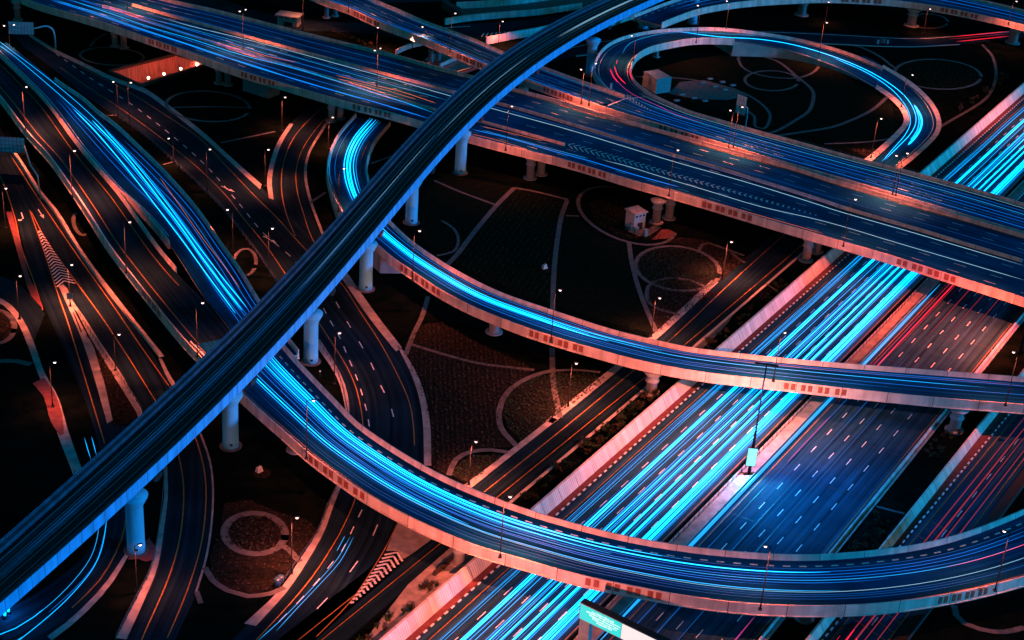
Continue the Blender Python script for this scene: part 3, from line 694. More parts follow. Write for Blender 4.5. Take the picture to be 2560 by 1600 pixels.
# ------------------------------------------------------------------ frontage road between garden and wall
NS = [(-140,-15.2),(-54,-14.4),(-31,-14.5),(-7,-14.7),(26,-16.4),(57,-17.6),(110,-19)]
N_left = [hp(s, d) for s, d in NS]; N_right = [hp(s, d) for s, d in [(-140,-9.2),(-80,-9.2),(-48,-9.2),(0,-9.6),(43,-9.8),(110,-10.5)]]
nr = band('frontage_road', [hp(s, d-2.6) for s, d in NS], N_right, 0.030, M['asph'])
mb = MB(); stripe(mb, spline(N_left, 5), 0.17, 0.042); stripe(mb, spline([hp(s, d) for s, d in [(-140,-12.2),(-54,-11.5),(-6,-11.1),(43,-11.4),(110,-12)]], 5), 0.17, 0.042)
mb.build('lane_marking', M['yellow'], nr)
band('footpath', [hp(s, d-4.3) for s, d in NS[1:5]], [hp(s, d-2.55) for s, d in NS[1:5]], 0.09, M['shoulder'])
band('footpath', [hp(-85,-18.9), hp(-75,-18.6), hp(-52,-18.4)], [hp(-85,-17.2), hp(-75,-17.2), hp(-52,-17.0)], 0.09, M['shoulder'])
band('footpath', [hp(-95,-9.15), hp(-30,-9.2), hp(43,-9.7), hp(110,-10.4)], [hp(-95,-8.5), hp(-30,-8.5), hp(43,-9.1), hp(110,-9.8)], 0.13, M['kerb'])
fill('paved_verge', px([(1720,885),(1760,840),(1830,790),(1846,765),(1825,800),(1800,830),(1760,868),(1728,895)]), 0.06, M['pave'])

# ------------------------------------------------------------------ ground level roads at the left
# main two-lane road that leaves the top left, passes under the viaduct and the sweeping ramp
I_left = [(60,118),(150,186),(214,240),(286,288),(361,340),(432,404),(500,468),(557,525),(620,605),(656,655),(688,705),(750,800),(795,858),(822,898),(850,950),(866,1002),(868,1060),(862,1120),(850,1200),(823,1267),(802,1324),(756,1399),(702,1478),(620,1560),(560,1620)]
I_right = [(20,70),(73,89),(135,127),(206,161),(288,200),(357,224),(411,261),(507,336),(571,393),(654,468),(710,525),(800,612),(870,690),(938,793),(1000,883),(1038,941),(1059,1005),(1068,1070),(1072,1160),(1075,1240),(1020,1390),(960,1450),(878,1520),(800,1590),(740,1650)]
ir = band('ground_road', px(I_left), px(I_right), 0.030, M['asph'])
mk = MB(); mw = MB()
stripe(mk, spline(px([(150,168),(214,214),(307,275),(400,343),(493,418),(571,496),(604,540),(666,616),(713,684),(760,752),(793,801),(838,870),(867,917),(891,973),(906,1047),(908,1120),(891,1238),(870,1292),(849,1335),(781,1442),(702,1535),(641,1600)])), 0.2, 0.042)
stripe(mk, spline(px([(200,166),(325,232),(443,307),(496,343),(571,421),(643,496),(693,545),(740,598),(800,660),(851,706),(894,770),(954,863),(999,948),(1024,1008),(1034,1070),(1036,1114)])), 0.2, 0.042)
stripe(mk, spline(px([(1000,1298),(959,1378),(877,1503),(791,1592)])), 0.2, 0.043)
mk.build('lane_marking', M['yellow'], ir)
for L_, dsh in (([(120,120),(230,198),(330,262),(455,360),(520,420),(600,512),(660,585),(726,641),(770,700),(823,798),(850,845),(870,893),(892,945),(908,995),(919,1039),(926,1085)], (2.6, 3.4)),
                ([(840,755),(868,805),(895,850),(926,905),(952,965),(976,1012),(986,1050)], (3.0, 6.5)),
                ([(905,1275),(884,1318),(855,1378),(828,1410),(800,1446),(738,1514),(690,1562)], (2.4, 3.0)),
                ([(944,1312),(920,1365),(855,1455),(790,1525),(720,1595)], (3.4, 8.0))):
    stripe(mw, spline(px(L_)), 0.2, 0.044, dsh)
fill('gore_paving', px([(1003,1292),(1090,1338),(1075,1352),(1030,1385),(1008,1398),(994,1378),(965,1378),(985,1330)]), 0.06, M['shoulder'], smooth=False)
fill('gore_paving', px([(1130,1366),(1200,1402),(1170,1430),(1040,1530),(930,1610),(905,1610),(1020,1462)]), 0.06, M['shoulder'], smooth=False)
fill('junction_surface', px([(1020,1375),(1085,1330),(1130,1360),(1060,1430),(960,1520),(870,1600),(830,1640),(700,1650),(880,1518),(958,1452)]), 0.02, M['asph'], smooth=False)
# lane arrows
def arrow(mb, tail, tip, z=0.046, wd=0.2, hw_=0.5):
    a, b = at(*tail, z), at(*tip, z); d = (b-a)[:2]; L = np.linalg.norm(d); d /= L; n_ = np.array([d[1], -d[0]]); c = a[:2] + d*L*0.62
    mb.quad((*(a[:2]-n_*wd/2), z), (*(c-n_*wd/2), z), (*(c+n_*wd/2), z), (*(a[:2]+n_*wd/2), z)); mb.poly([(*(c-n_*hw_), z), (*b[:2], z), (*(c+n_*hw_), z)])
arrow(mw, (553,465), (587,480)); arrow(mw, (658,590), (692,608))
# chevrons of the gore at the bottom
for k in range(14):
    t = k/13.0; l = lerp((876,1508), (961,1387), t); m_ = lerp((881,1503), (993,1381), t); r_ = lerp((883,1508), (1006,1403), t)
    mc = MB(); stripe(mc, [at(*l, 0.046), at(*m_, 0.046)], 0.42, 0.046); stripe(mc, [at(*m_, 0.046), at(*r_, 0.046)], 0.42, 0.046); mc.build('chevron_marking', M['white'], ir)
mw.build('lane_marking', M['white'], ir)
# jagged concrete shoulders, raised a kerb's height
def kerbband(l, r, mat='shoulder', name='footpath', z=0.11):
    return band(name, px(l), px(r), z, M[mat])
kerbband([(1010,880),(1045,941),(1066,1005),(1076,1070),(1078,1165)], [(990,860),(1030,941),(1050,1005),(1058,1070),(1060,1165)])
kerbband([(73,84),(135,122),(206,156),(288,195),(357,219),(411,255),(507,330),(571,388),(654,462)], [(73,92),(135,131),(206,166),(288,206),(357,231),(411,268),(507,344),(571,402),(650,474)])
kerbband([(866,680),(938,783),(1005,870)], [(850,690),(921,793),(990,880)])
kerbband([(780,852),(815,900),(846,952),(860,1003),(866,1040)], [(800,850),(838,910),(862,960),(872,1003),(874,1040)])
kerbband([(846,1205),(820,1265),(797,1324),(750,1399),(697,1478),(610,1560)], [(856,1210),(832,1270),(812,1328),(770,1402),(716,1482),(640,1566)])
# side road that curves in from under the wide flyover
J_l = [(840,215),(799,246),(724,311),(691,364),(670,446),(676,494),(706,560)]; J_r = [(880,250),(812,312),(768,389),(760,439),(771,500),(782,540),(802,590),(840,640)]
jr = band('side_road', px(J_l), px(J_r), 0.024, M['asph']); mk = MB()
stripe(mk, spline(px([(850,236),(815,261),(738,339),(708,411),(704,475),(716,536),(738,590)])), 0.2, 0.044); stripe(mk, spline(px([(862,262),(818,293),(763,361),(741,421),(743,478),(757,528),(781,598),(810,640)])), 0.2, 0.044)
mk.build('lane_marking', M['yellow'], jr)
kerbband([(724,309),(690,364),(668,446),(672,496)], [(733,311),(702,364),(680,446),(684,500)]); kerbband([(812,309),(768,387),(760,438),(772,500),(804,588)], [(820,309),(774,387),(767,438),(779,500),(811,588)])
# split road at the far left
G_l = [(-60,330),(0,452),(36,530),(55,600),(82,700),(108,760),(170,900),(215,1010),(250,1130)]
G_r = [(-10,300),(45,400),(98,500),(141,530),(230,660),(325,800),(400,915),(440,975),(500,1060)]
gr = band('split_road', px(G_l), px(G_r), 0.030, M['asph']); mk = MB(); mw = MB()
for L_ in ([(-30,400),(0,441),(36,540),(54,620),(86,708),(107,776)], [(74,525),(107,619),(143,730),(168,801),(200,905),(250,1070),(262,1110)], [(78,530),(118,605),(179,690),(250,787),(321,894),(386,998),(420,1050)], [(27,389),(82,475),(129,545),(200,648),(286,769),(357,873),(423,966),(455,1010)]):
    stripe(mk, spline(px(L_)), 0.22, 0.044)
mk.build('lane_marking', M['yellow'], gr)
for k in range(19):
    t = k/18.0; l = lerp((96,582), (142,717), t); m_ = lerp((98,577), (160,702), t); r_ = lerp((103,580), (188,708), t)
    mc = MB(); stripe(mc, [at(*l, 0.046), at(*m_, 0.046)], 0.36, 0.046); stripe(mc, [at(*m_, 0.046), at(*r_, 0.046)], 0.36, 0.046); mc.build('chevron_marking', M['white'], gr)
arrow(mw, (95,523), (110,546)); stripe(mw, [at(53,531,0.046), at(58,546,0.046)], 0.3, 0.046); arrow(mw, (58,546), (46,552), hw_=0.7)
mw.build('lane_marking', M['white'], gr)
# traffic island with its planted tip
fill('traffic_island', px([(146,716),(158,712),(168,722),(176,745),(190,765),(215,800),(250,855),(300,930),(352,1020),(362,1050),(340,1050),(290,960),(262,905),(285,1050),(268,1060),(240,960),(222,900),(205,850),(180,790),(160,745)]), 0.12, M['shoulder'], smooth=False)
fill('planting_bed', px([(183,772),(192,780),(225,845),(280,935),(340,1030),(352,1062),(300,1062),(284,1062),(262,960),(235,870),(205,815)]), 0.17, M['soil'], smooth=False)
kerbband([(15,530),(32,590),(57,680),(80,745),(106,772)], [(30,530),(52,610),(78,705),(90,725),(108,770)], 'redpave_glow')  # red lamp glow on the shoulder put into its colour
gw = thing('split_road_barrier', 'red lit concrete barrier along the right edge of the split road', 'barrier', tuple(at(300,780)))
mb = MB(); sweep(mb, spline(px([(27,375),(60,425),(95,480),(136,530),(200,634),(293,759),(400,893)])), [(-0.9, 0.004), (-0.9, 0.14), (-0.2, 0.14), (-0.15, 0.7), (0.15, 0.7), (0.2, 0.004)]); local(gw, mb.build('barrier', M['conc']))
kerbband([(404,897),(432,950),(470,1005)], [(396,897),(420,950),(455,1005)])
# link from the left edge
hr = band('link_road', px([(-70,680),(0,690),(40,704),(80,742),(112,785)]), px([(-70,740),(0,752),(25,768),(54,801),(82,862)]), 0.026, M['asph'])
kerbband([(-60,733),(0,744),(27,762),(56,797),(86,860),(112,934),(146,994),(168,1070),(204,1171),(215,1200)], [(-60,748),(0,757),(18,772),(44,806),(70,866),(96,938),(124,1000),(140,1074),(180,1180),(190,1210)])
kerbband([(82,960),(108,990),(128,1060),(150,1090)], [(110,945),(135,980),(156,1040),(160,1085)], 'redpave_glow', z=0.13)  # patch coloured red for the lamp glow on it
# roads that continue below the viaduct at the lower left
K_l = [(386,1000),(405,1060),(416,1110),(418,1180),(414,1250),(407,1310),(386,1417),(346,1503),(300,1596),(280,1640)]; K_r = [(455,1000),(490,1060),(504,1085),(529,1160),(535,1260),(519,1392),(493,1481),(439,1596),(420,1640)]
kr = band('curving_road', px(K_l), px(K_r), 0.034, M['asph']); mk = MB()
stripe(mk, spline(px([(415,1045),(446,1138),(459,1217),(451,1338),(425,1435),(354,1600)])), 0.22, 0.046); stripe(mk, spline(px([(450,1010),(489,1096),(512,1185),(514,1274),(500,1374),(464,1488),(418,1596)])), 0.22, 0.046)
mk.build('lane_marking', M['yellow'], kr)
kerbband([(408,1167),(411,1240),(400,1310),(378,1417),(338,1503),(290,1596)], [(418,1167),(420,1240),(412,1310),(394,1420),(358,1508),(316,1600)])
kerbband([(503,1082),(529,1160),(535,1260),(519,1392),(493,1481)], [(498,1085),(524,1160),(530,1260),(514,1390),(488,1479)])
L_l = [(215,1010),(250,1130),(262,1200),(258,1290),(232,1360),(190,1410),(140,1450),(80,1490),(0,1530),(-60,1560)]; L_r = [(320,1080),(342,1180),(345,1270),(335,1330),(300,1420),(262,1480),(185,1560),(130,1600),(80,1640)]
lr = band('lower_link_road', px(L_l), px(L_r), 0.036, M['asph']); mk = MB(); stripe(mk, spline(px([(300,1130),(316,1200),(317,1270),(304,1348),(249,1451),(180,1520)])), 0.22, 0.048); mk.build('lane_marking', M['yellow'], lr)
kerbband([(327,1380),(300,1428),(275,1468),(185,1560),(130,1602)], [(318,1378),(288,1424),(262,1462),(172,1552),(118,1592)])
fill('paved_corner', px([(325,1385),(345,1372),(372,1345),(395,1375),(380,1400),(365,1405),(345,1398),(320,1400)]), 0.07, M['redpave_glow'])

# ------------------------------------------------------------------ roads behind the loop and at the top
t1 = band('far_road', px([(440,-25),(560,0),(640,28),(760,50),(880,56),(975,62),(1060,80)]), px([(380,0),(470,28),(600,52),(680,62),(760,76),(880,82),(975,90),(1050,108)]), 0.03, M['asph'])
t1b = band('far_road', px([(1080,72),(1160,60),(1240,56),(1340,46),(1454,26),(1560,-4)]), px([(1080,112),(1180,100),(1260,96),(1340,84),(1440,64),(1600,20)]), 0.031, M['asph'])
mw = MB()
for k in range(9):
    x = 1204 + k*11; stripe(mw, [at(x, 92-k*0.9, 0.046), at(x+6-k*0.4, 83-k*0.7, 0.046)], 0.5, 0.046)
stripe(mw, spline(px([(1100,70),(1136,68),(1176,66)])), 0.4, 0.046); mw.build('lane_marking', M['white'], t1b)
q1 = band('far_road', px([(1400,122),(1480,104),(1560,92),(1700,76),(1900,76),(1985,78),(2080,83),(2180,90),(2280,93),(2380,88),(2524,76),(2620,64)]), px([(1360,160),(1440,140),(1560,124),(1700,105),(1900,103),(1985,104),(2080,109),(2180,114),(2280,116),(2380,112),(2524,98),(2620,84)]), 0.03, M['asph'])
mw = MB(); stripe(mw, spline(px([(1400,127),(1480,109),(1560,97),(1700,81),(1900,80),(2080,87),(2280,97),(2380,92),(2524,80)])), 0.3, 0.044); mw.build('lane_marking', M['white'], q1)
kerbband([(1440,140),(1560,125),(1700,106),(1900,104),(2080,110),(2180,115),(2280,117),(2400,111)], [(1440,143),(1560,128),(1700,108),(1900,106),(2080,112),(2180,117),(2280,119),(2400,113)], 'kerb', z=0.14)
tr = band('top_road', px([(930,-12),(1100,-8),(1300,-14)]), px([(940,8),(1100,4),(1300,-2)]), 0.03, M['asph'])
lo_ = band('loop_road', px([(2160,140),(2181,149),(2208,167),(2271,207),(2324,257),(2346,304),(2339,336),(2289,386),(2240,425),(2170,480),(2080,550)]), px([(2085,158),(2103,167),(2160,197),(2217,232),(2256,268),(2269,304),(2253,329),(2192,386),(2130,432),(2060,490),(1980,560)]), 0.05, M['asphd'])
mw = MB(); stripe(mw, spline(px([(2190,160),(2262,207),(2312,257),(2333,304),(2326,334),(2277,384),(2230,422)])), 0.16, 0.07); mw.build('lane_marking', M['white'], lo_)
kerbband([(2208,163),(2275,203),(2330,254),(2353,304),(2346,337),(2294,390),(2250,426)], [(2204,169),(2268,210),(2320,259),(2341,304),(2334,334),(2285,383),(2240,418)], 'conc', z=0.16)
kerbband([(2158,194),(2220,230),(2260,266),(2274,304),(2257,331),(2197,389),(2140,434)], [(2150,200),(2210,237),(2248,272),(2260,304),(2245,325),(2184,381),(2120,428)], 'conc', z=0.16)
# the curved ramp's road goes on behind the wide flyover
dr = band('under_road', px([(900,275),(960,240),(1020,190),(1060,150),(1100,128)]), px([(985,300),(1040,262),(1090,210),(1190,175),(1240,150)]), 0.022, M['shoulder'])
for pts, hgt, lab, nm in [([(1140,22),(1240,16),(1360,2),(1440,-10)], 2.4, 'far salmon topped wall at the top of the picture above the dark yard', 'boundary_wall'),
                      ([(1112,62),(1160,54),(1240,46),(1340,38),(1400,30),(1454,22)], 2.2, 'orange lit wall along the far edge of the upper right road', 'boundary_wall'),
                      ([(1214,112),(1280,98),(1340,88),(1400,74),(1460,62)], 2.6, 'orange lit wall below the far road, left of the viaduct', 'boundary_wall'),
                      ([(1525,66),(1600,44),(1690,40)], 3.0, 'short orange wall behind the viaduct pier at the top', 'boundary_wall'),
                      ([(990,136),(1020,122),(1062,112)], 1.6, 'low salmon wall under the upper ramp beside its twin piers', 'boundary_wall'),
                      ([(1100,168),(1140,150),(1175,138)], 1.2, 'low salmon wall between the upper ramp and the wide flyover', 'boundary_wall')]:
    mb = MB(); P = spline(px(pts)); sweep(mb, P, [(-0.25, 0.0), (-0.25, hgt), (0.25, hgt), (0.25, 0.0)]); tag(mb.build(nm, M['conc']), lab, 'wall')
mb = MB(); prism(mb, [at(1103,20), at(1112,16), at(1154,40), at(1146,48)], 0, 2.6); r_ = mb.build('stair_wall', M['conc']); tag(r_, 'sloping salmon stair wall block beside the upper ramp', 'wall')
fill('yard', px([(1150,40),(1150,16),(1300,2),(1500,-20),(1540,-10),(1460,20),(1340,34),(1240,42)]), 0.02, M['pave'], smooth=False)
# highway stretch seen between ramp and flyover at the top right uses the same highway object

# ------------------------------------------------------------------ gardens: paths, rings, beds
def path(pts, width=1.3, closed=False, z=0.05, mat='pave'):
    mb = MB(); P = spline(px(pts), 2.0, closed)
    if closed: P = list(P) + [P[0], P[1]]
    stripe(mb, P, width*0.72, z); return struct('garden_path', mb, M[mat])
def ellipse(c, rx, ry, rot=0.0, n=24, a0=0, a1=2*math.pi):
    return [(c[0]+rx*math.cos(a)*math.cos(rot)-ry*math.sin(a)*math.sin(rot), c[1]+rx*math.cos(a)*math.sin(rot)+ry*math.sin(a)*math.cos(rot)) for a in [a0+(a1-a0)*k/n for k in range(n if a1-a0 > 6.28 else n+1)]]
_zc = [0.05]
def zup(): _zc[0] += 0.003; return _zc[0]
# loop garden
for pts, wdt, cl in [
    (ellipse((1929,202), 67, 25, 0.03), 1.4, True),
    ([(1846,150),(1852,133),(1880,136),(1940,152),(1990,190),(2030,225),(2033,250),(2020,280),(1990,300),(1940,328),(1900,338)], 1.6, False),
    ([(1846,150),(1856,168),(1880,182),(1920,192),(1980,196),(2020,188),(2045,170),(2050,158)], 1.3, False),
    ([(1588,192),(1700,196),(1760,205),(1840,225),(1890,250),(1922,280),(1924,300),(1908,322),(1890,318),(1885,290),(1866,276)], 1.3, False),
    ([(1940,340),(2010,330),(2080,318),(2130,300),(2180,275),(2222,240)], 1.6, False),
    ([(2060,360),(2120,358),(2180,354),(2232,346)], 1.2, False),
    (ellipse((2345,186), 108, 37, 0.06), 1.5, True),
    ([(2240,172),(2228,164),(2200,142),(2150,118),(2120,112)], 1.6, False),
    ([(2456,112),(2480,140),(2490,180),(2484,215),(2466,245),(2440,265),(2380,300),(2350,318)], 1.4, False),
    (ellipse((2320,53), 50, 18, 0.05), 1.3, True),
    # garden between flyover and curved ramp
    ([(1286,470),(1250,505),(1190,575),(1140,640),(1115,665)], 1.8, False), ([(1286,470),(1340,480),(1420,500)], 1.2, False),
    ([(1418,502),(1404,540),(1392,610),(1385,680),(1382,760),(1380,860)], 1.7, False), ([(1380,870),(1384,960),(1400,1045)], 1.7, False),
    ([(1086,452),(1150,480),(1240,513)], 1.1, False), ([(1104,552),(1134,572),(1146,602),(1132,630),(1092,640)], 1.0, False),
    (ellipse((1567,540), 128, 62, 0.35, 22, 0.0, 4.3), 1.4, False),
    ([(1415,540),(1447,541)], 1.0, False),
    ([(1572,605),(1580,660),(1600,732),(1640,830)], 1.6, False),
    (ellipse((1694,672), 106, 55, 0.12), 1.5, True),
    ([(1760,716),(1720,700),(1680,695),(1630,708),(1617,730),(1625,760),(1660,778),(1700,788)], 1.3, False),
    ([(1746,632),(1756,612),(1772,608),(1800,618),(1860,640)], 1.2, False), ([(1828,632),(1846,648),(1862,658)], 1.2, False),
    # garden below the curved ramp
    ([(1070,742),(1056,790),(1034,836),(1014,888)], 1.5, False), ([(1028,862),(1100,884),(1190,908),(1280,920),(1335,926)], 1.3, False),
    ([(1380,928),(1340,938),(1280,970),(1250,1020),(1252,1070),(1290,1115)], 1.7, False), ([(1380,928),(1440,926),(1500,932)], 1.2, False),
    ([(1122,1190),(1140,1150),(1180,1130),(1230,1126),(1270,1132)], 1.6, False),
    # lower left garden
    (ellipse((637,1335), 76, 51, 0.05), 2.0, True), ([(708,1366),(725,1378),(742,1398),(752,1406)], 1.6, False),
    ([(512,1420),(530,1450),(570,1478),(620,1492),(680,1484),(712,1470)], 1.5, False), ([(492,1480),(502,1510)], 1.2, False),
    (ellipse((-12,818), 48, 42, 0.1), 1.7, True), ([(-40,906),(40,904),(78,912)], 2.2, False),
    (ellipse((612,657), 28, 34, 0.2), 1.2, True), (ellipse((203,560), 18, 30, -0.3, 18, 1.2, 4.6), 1.3, False),
    # top left
    (ellipse((520,267), 105, 38, 0.06), 1.4, True), ([(430,270),(520,268),(620,270)], 0.9, False),
    (ellipse((280,142), 80, 22, 0.05), 1.2, True), ([(225,118),(240,100),(268,84)], 1.2, False),
    ([(552,358),(612,346),(688,330)], 1.0, False), ([(775,508),(815,482)], 1.2, False), ([(928,410),(990,388)], 1.0, False), ([(405,414),(440,404)], 0.8, False),
    ([(268,290),(298,290)], 0.7, False),
    # bottom right
    ([(2385,1515),(2390,1540),(2410,1560),(2450,1575),(2510,1582),(2560,1570)], 1.6, False),
    ([(2190,1268),(2260,1286)], 0.9, False), ([(1915,711),(1950,734)], 0.5, False)]:
    path(pts, wdt, cl, zup())
# beds: rows of low ground cover as geometry
def inside(P, x, y):
    c = False; n = len(P)
    for i in range(n):
        a, b = P[i], P[i-1]
        if (a[1] > y) != (b[1] > y) and x < (b[0]-a[0])*(y-a[1])/(b[1]-a[1]+1e-12)+a[0]: c = not c
    return c
def bed(name, pts, lab, rowdir, gap=0.9, step=0.55, size=0.28, mat='leafB', soil='soil', smooth=False, jit=0.42, holes=()):
    P = spline(px(pts), 2.5, True) if smooth else px(pts)
    fill('planting_bed', [tuple(p) for p in P], 0.026 + random.random()*0.012, M[soil], smooth=False)
    H = [[p[:2] for p in spline(px(h), 2.5, True)] for h in holes]
    a = at(*rowdir[0]); b = at(*rowdir[1]); d = (b-a)[:2]; d /= np.linalg.norm(d); n_ = np.array([-d[1], d[0]])
    Q = np.array([p[:2] for p in P]); u, v = Q @ d, Q @ n_; mb = MB()
    y = v.min()
    while y < v.max():
        x = u.min()
        while x < u.max():
            q = d*(x + random.uniform(-jit, jit)) + n_*(y + random.uniform(-jit, jit)*0.5)
            x += step
            if random.random() < 0.12 or not inside(Q, q[0], q[1]) or any(inside(h, q[0], q[1]) for h in H): continue
            s = size*random.uniform(0.6, 1.3)
            for k in range(4):
                an = random.random()*6.28; c, si = math.cos(an)*s, math.sin(an)*s; hh = s*random.uniform(0.7, 1.5)
                mb.v += [(q[0]-c*0.4, q[1]-si*0.4, 0.04), (q[0]+c*0.3-si*0.4, q[1]+si*0.3+c*0.4, hh*0.55), (q[0]+c*1.2, q[1]+si*1.2, hh), (q[0]+c*0.3+si*0.4, q[1]+si*0.3-c*0.4, hh*0.6)]
                j = len(mb.v); mb.f.append((j-4, j-3, j-2, j-1)); mb.uv.append(None)
        y += gap
    if mb.v: tag(mb.build(name, M[mat]), lab, 'ground cover', kind='stuff')
bed('ground_cover', [(1034,842),(1060,810),(1110,806),(1180,850),(1300,905),(1336,928),(1290,960),(1250,1010),(1248,1070),(1280,1118),(1200,1122),(1140,1140),(1110,1190),(1082,1170),(1076,1060),(1058,1000),(1028,930),(1018,890)], 'reddish dry planting in rows between the ground road and the ring path', ((1100,880),(1110,1150)), 1.0, 0.6, 0.27)
bed('ground_cover', [(1262,1000),(1290,968),(1340,944),(1390,934),(1470,934),(1520,945),(1400,1035),(1305,1105),(1268,1070),(1258,1035)], 'green leafy planting inside the ring path beside the frontage road', ((1260,1060),(1440,940)), 0.85, 0.5, 0.30, 'leafA', holes=())
bed('ground_cover', [(1130,1188),(1150,1152),(1185,1138),(1262,1138),(1190,1198),(1160,1205)], 'small half round bed of green planting behind the sweeping ramp', ((1140,1180),(1250,1150)), 0.8, 0.5, 0.3, 'leafA')
bed('ground_cover', ellipse((1694,672), 102, 52, 0.12), 'dark green oval bed inside the ring path beside the frontage road', ((1600,660),(1790,690)), 0.9, 0.55, 0.3, 'leafA', smooth=True)
bed('ground_cover', [(1640,700),(1700,690),(1760,720),(1790,735),(1770,745),(1700,790),(1648,830),(1618,760),(1622,725)], 'reddish planting rows below the oval bed', ((1630,760),(1770,740)), 0.8, 0.5, 0.26)
bed('ground_cover', [(1660,608),(1690,592),(1760,600),(1800,618),(1862,648),(1880,640),(1800,700),(1796,660),(1750,625),(1700,612)], 'reddish planting rows between oval bed and flyover', ((1700,600),(1860,650)), 0.8, 0.5, 0.26)
bed('ground_cover', ellipse((637,1335), 72, 47, 0.05), 'round bed of clipped planting in the brick ring at lower left', ((570,1335),(700,1335)), 0.75, 0.55, 0.3, 'leafB', smooth=True)
bed('ground_cover', [(560,1260),(620,1250),(720,1290),(770,1300),(800,1330),(745,1400),(705,1465),(640,1486),(570,1470),(530,1440),(525,1390),(548,1340)], 'sparse red lit planting around the round bed', ((540,1400),(740,1380)), 1.0, 0.7, 0.22, holes=[ellipse((637,1335), 84, 58, 0.05)])
bed('ground_cover', ellipse((-12,818), 44, 38, 0.1), 'planting in the ring at the left edge', ((-40,820),(30,820)), 0.8, 0.55, 0.28, smooth=True)
bed('ground_cover', [(1290,476),(1340,486),(1414,506),(1398,560),(1386,640),(1376,760),(1300,735),(1200,690),(1130,655),(1190,585)], 'large dark bed of fine planting rows below the wide flyover', ((1290,480),(1150,660)), 1.5, 0.9, 0.2, 'leafA', soil='lawn')
bed('ground_cover', ellipse((2345,186), 104, 34, 0.06), 'oval bed right of the loop ramp', ((2250,186),(2440,190)), 1.6, 0.9, 0.25, 'leafA', soil='lawn', smooth=True)
bed('ground_cover', [(2125,372),(2150,374),(2200,374),(2240,382),(2190,398),(2160,390)], 'small red lit bed at the foot of the loop ramp', ((2125,372),(2200,380)), 0.8, 0.5, 0.28)
bed('ground_cover', [(1470,505),(1540,490),(1640,560),(1660,600),(1560,596),(1490,560)], 'dark ring bed below the flyover beside the pump house', ((1470,550),(1640,520)), 1.3, 0.7, 0.24, 'leafB', soil='lawn')
bed('ground_cover', [(190,790),(222,842),(280,935),(335,1028),(320,1050),(290,1052),(262,960),(236,872),(206,818)], 'orange lit planting on the traffic island', ((200,800),(320,1040)), 0.6, 0.45, 0.3, 'leafB')
# lawns
for pts in ([(1150,655),(1190,590),(1290,470),(1110,430),(1040,520),(1060,600)], [(1420,510),(1447,545),(1480,590),(1560,606),(1600,740),(1636,835),(1500,800),(1384,760),(1394,600)], [(1600,150),(1760,120),(1860,110),(2080,170),(2230,260),(2240,340),(2100,360),(1900,310),(1740,260),(1640,220)]):
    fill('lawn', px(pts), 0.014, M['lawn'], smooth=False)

# shrubs: leaf clouds on a few stems
def shrub(loc, r=1.0, h=1.2, label='', group=None, n=170, mat='leafA', name='shrub'):
    t = thing(name, label, 'shrub', tuple(loc), random.random()*6.28, group); mb = MB(); rnd = random
    cl = [(rnd.uniform(-.6, .6)*r, rnd.uniform(-.6, .6)*r, h*rnd.uniform(.35, .95), r*rnd.uniform(.28, .5)) for _ in range(7)]
    for k in range(n):
        c = cl[k % 7]; th, ph = rnd.random()*6.28, math.acos(rnd.uniform(-1, 1)); rr = c[3]*rnd.random()**0.4
        p = np.array([c[0]+rr*math.sin(ph)*math.cos(th), c[1]+rr*math.sin(ph)*math.sin(th), max(0.08, c[2]+rr*math.cos(ph)*0.8)])
        a = np.array([rnd.uniform(-1, 1) for _ in range(3)]); a /= np.linalg.norm(a); b = np.cross(a, [0.3, 0.5, 0.8]); b /= np.linalg.norm(b); s = 0.13*rnd.uniform(.7, 1.5)
        mb.quad(p-a*s, p-b*s*.5, p+a*s, p+b*s*.5)
    mb.build('foliage', M[mat], t)
    m2 = MB()
    for c in cl[:4]: m2.tube([(0, 0, 0), (c[0]*.5, c[1]*.5, c[2]*.6), (c[0], c[1], c[2])], [0.05, 0.04, 0.02], 4)
    m2.build('stem', M['soil'], t); return t
protos = [shrub((0, 0, -50), 1.1, 1.4, 'x'), shrub((0, 0, -50), 0.8, 1.0, 'x', mat='leafB'), shrub((0, 0, -50), 1.3, 1.9, 'x', 220)] if False else None
_pro = []
def place_shrub(p, lab, grp, big=1.0):
    if len(_pro) < 4:
        t = shrub(p, random.uniform(0.8, 1.2), random.uniform(1.0, 1.7), lab, grp, mat=('leafA', 'leafB')[len(_pro) % 2]); _pro.append(t)
    else:
        s = random.choice(_pro); t = s.copy(); COL.objects.link(t); t.location = p; t['label'] = lab; t['group'] = grp
        for ch in s.children:
            c = ch.copy(); COL.objects.link(c); c.parent = t
    k = big*random.uniform(0.75, 1.25); t.scale = (k, k, k*random.uniform(.8, 1.1)); t.rotation_euler = (0, 0, random.random()*6.28)
    return t
for k in range(70):
    s = random.uniform(-80, -30); d = random.uniform(-8.2, -4.0)
    place_shrub(hp(s, d), 'leafy shrub in the hedge strip beside the highway wall, just below the curved ramp', 'shrubs in the strip beside the highway wall, below the curved ramp')
for k in range(38):
    s = random.uniform(-24, 36); d = random.uniform(-7.6, -3.8)
    place_shrub(hp(s, d), 'leafy shrub in the hedge strip beside the highway wall, just below the wide flyover', 'shrubs in the strip beside the highway wall, above the curved ramp')
for k in range(26):
    s = random.uniform(-150, -100); d = random.uniform(-7.4, -4)
    place_shrub(hp(s, d), 'leafy shrub beside the highway wall below the sweeping ramp', 'shrubs beside the highway wall at the bottom', 0.9)
for k in range(26):
    s = random.uniform(-62, -44); d = random.uniform(48.0, 52.2)
    place_shrub(hp(s, d), 'dark shrub in the planted strip left of the service road wall', 'dark shrubs beside the service road wall', 0.9)
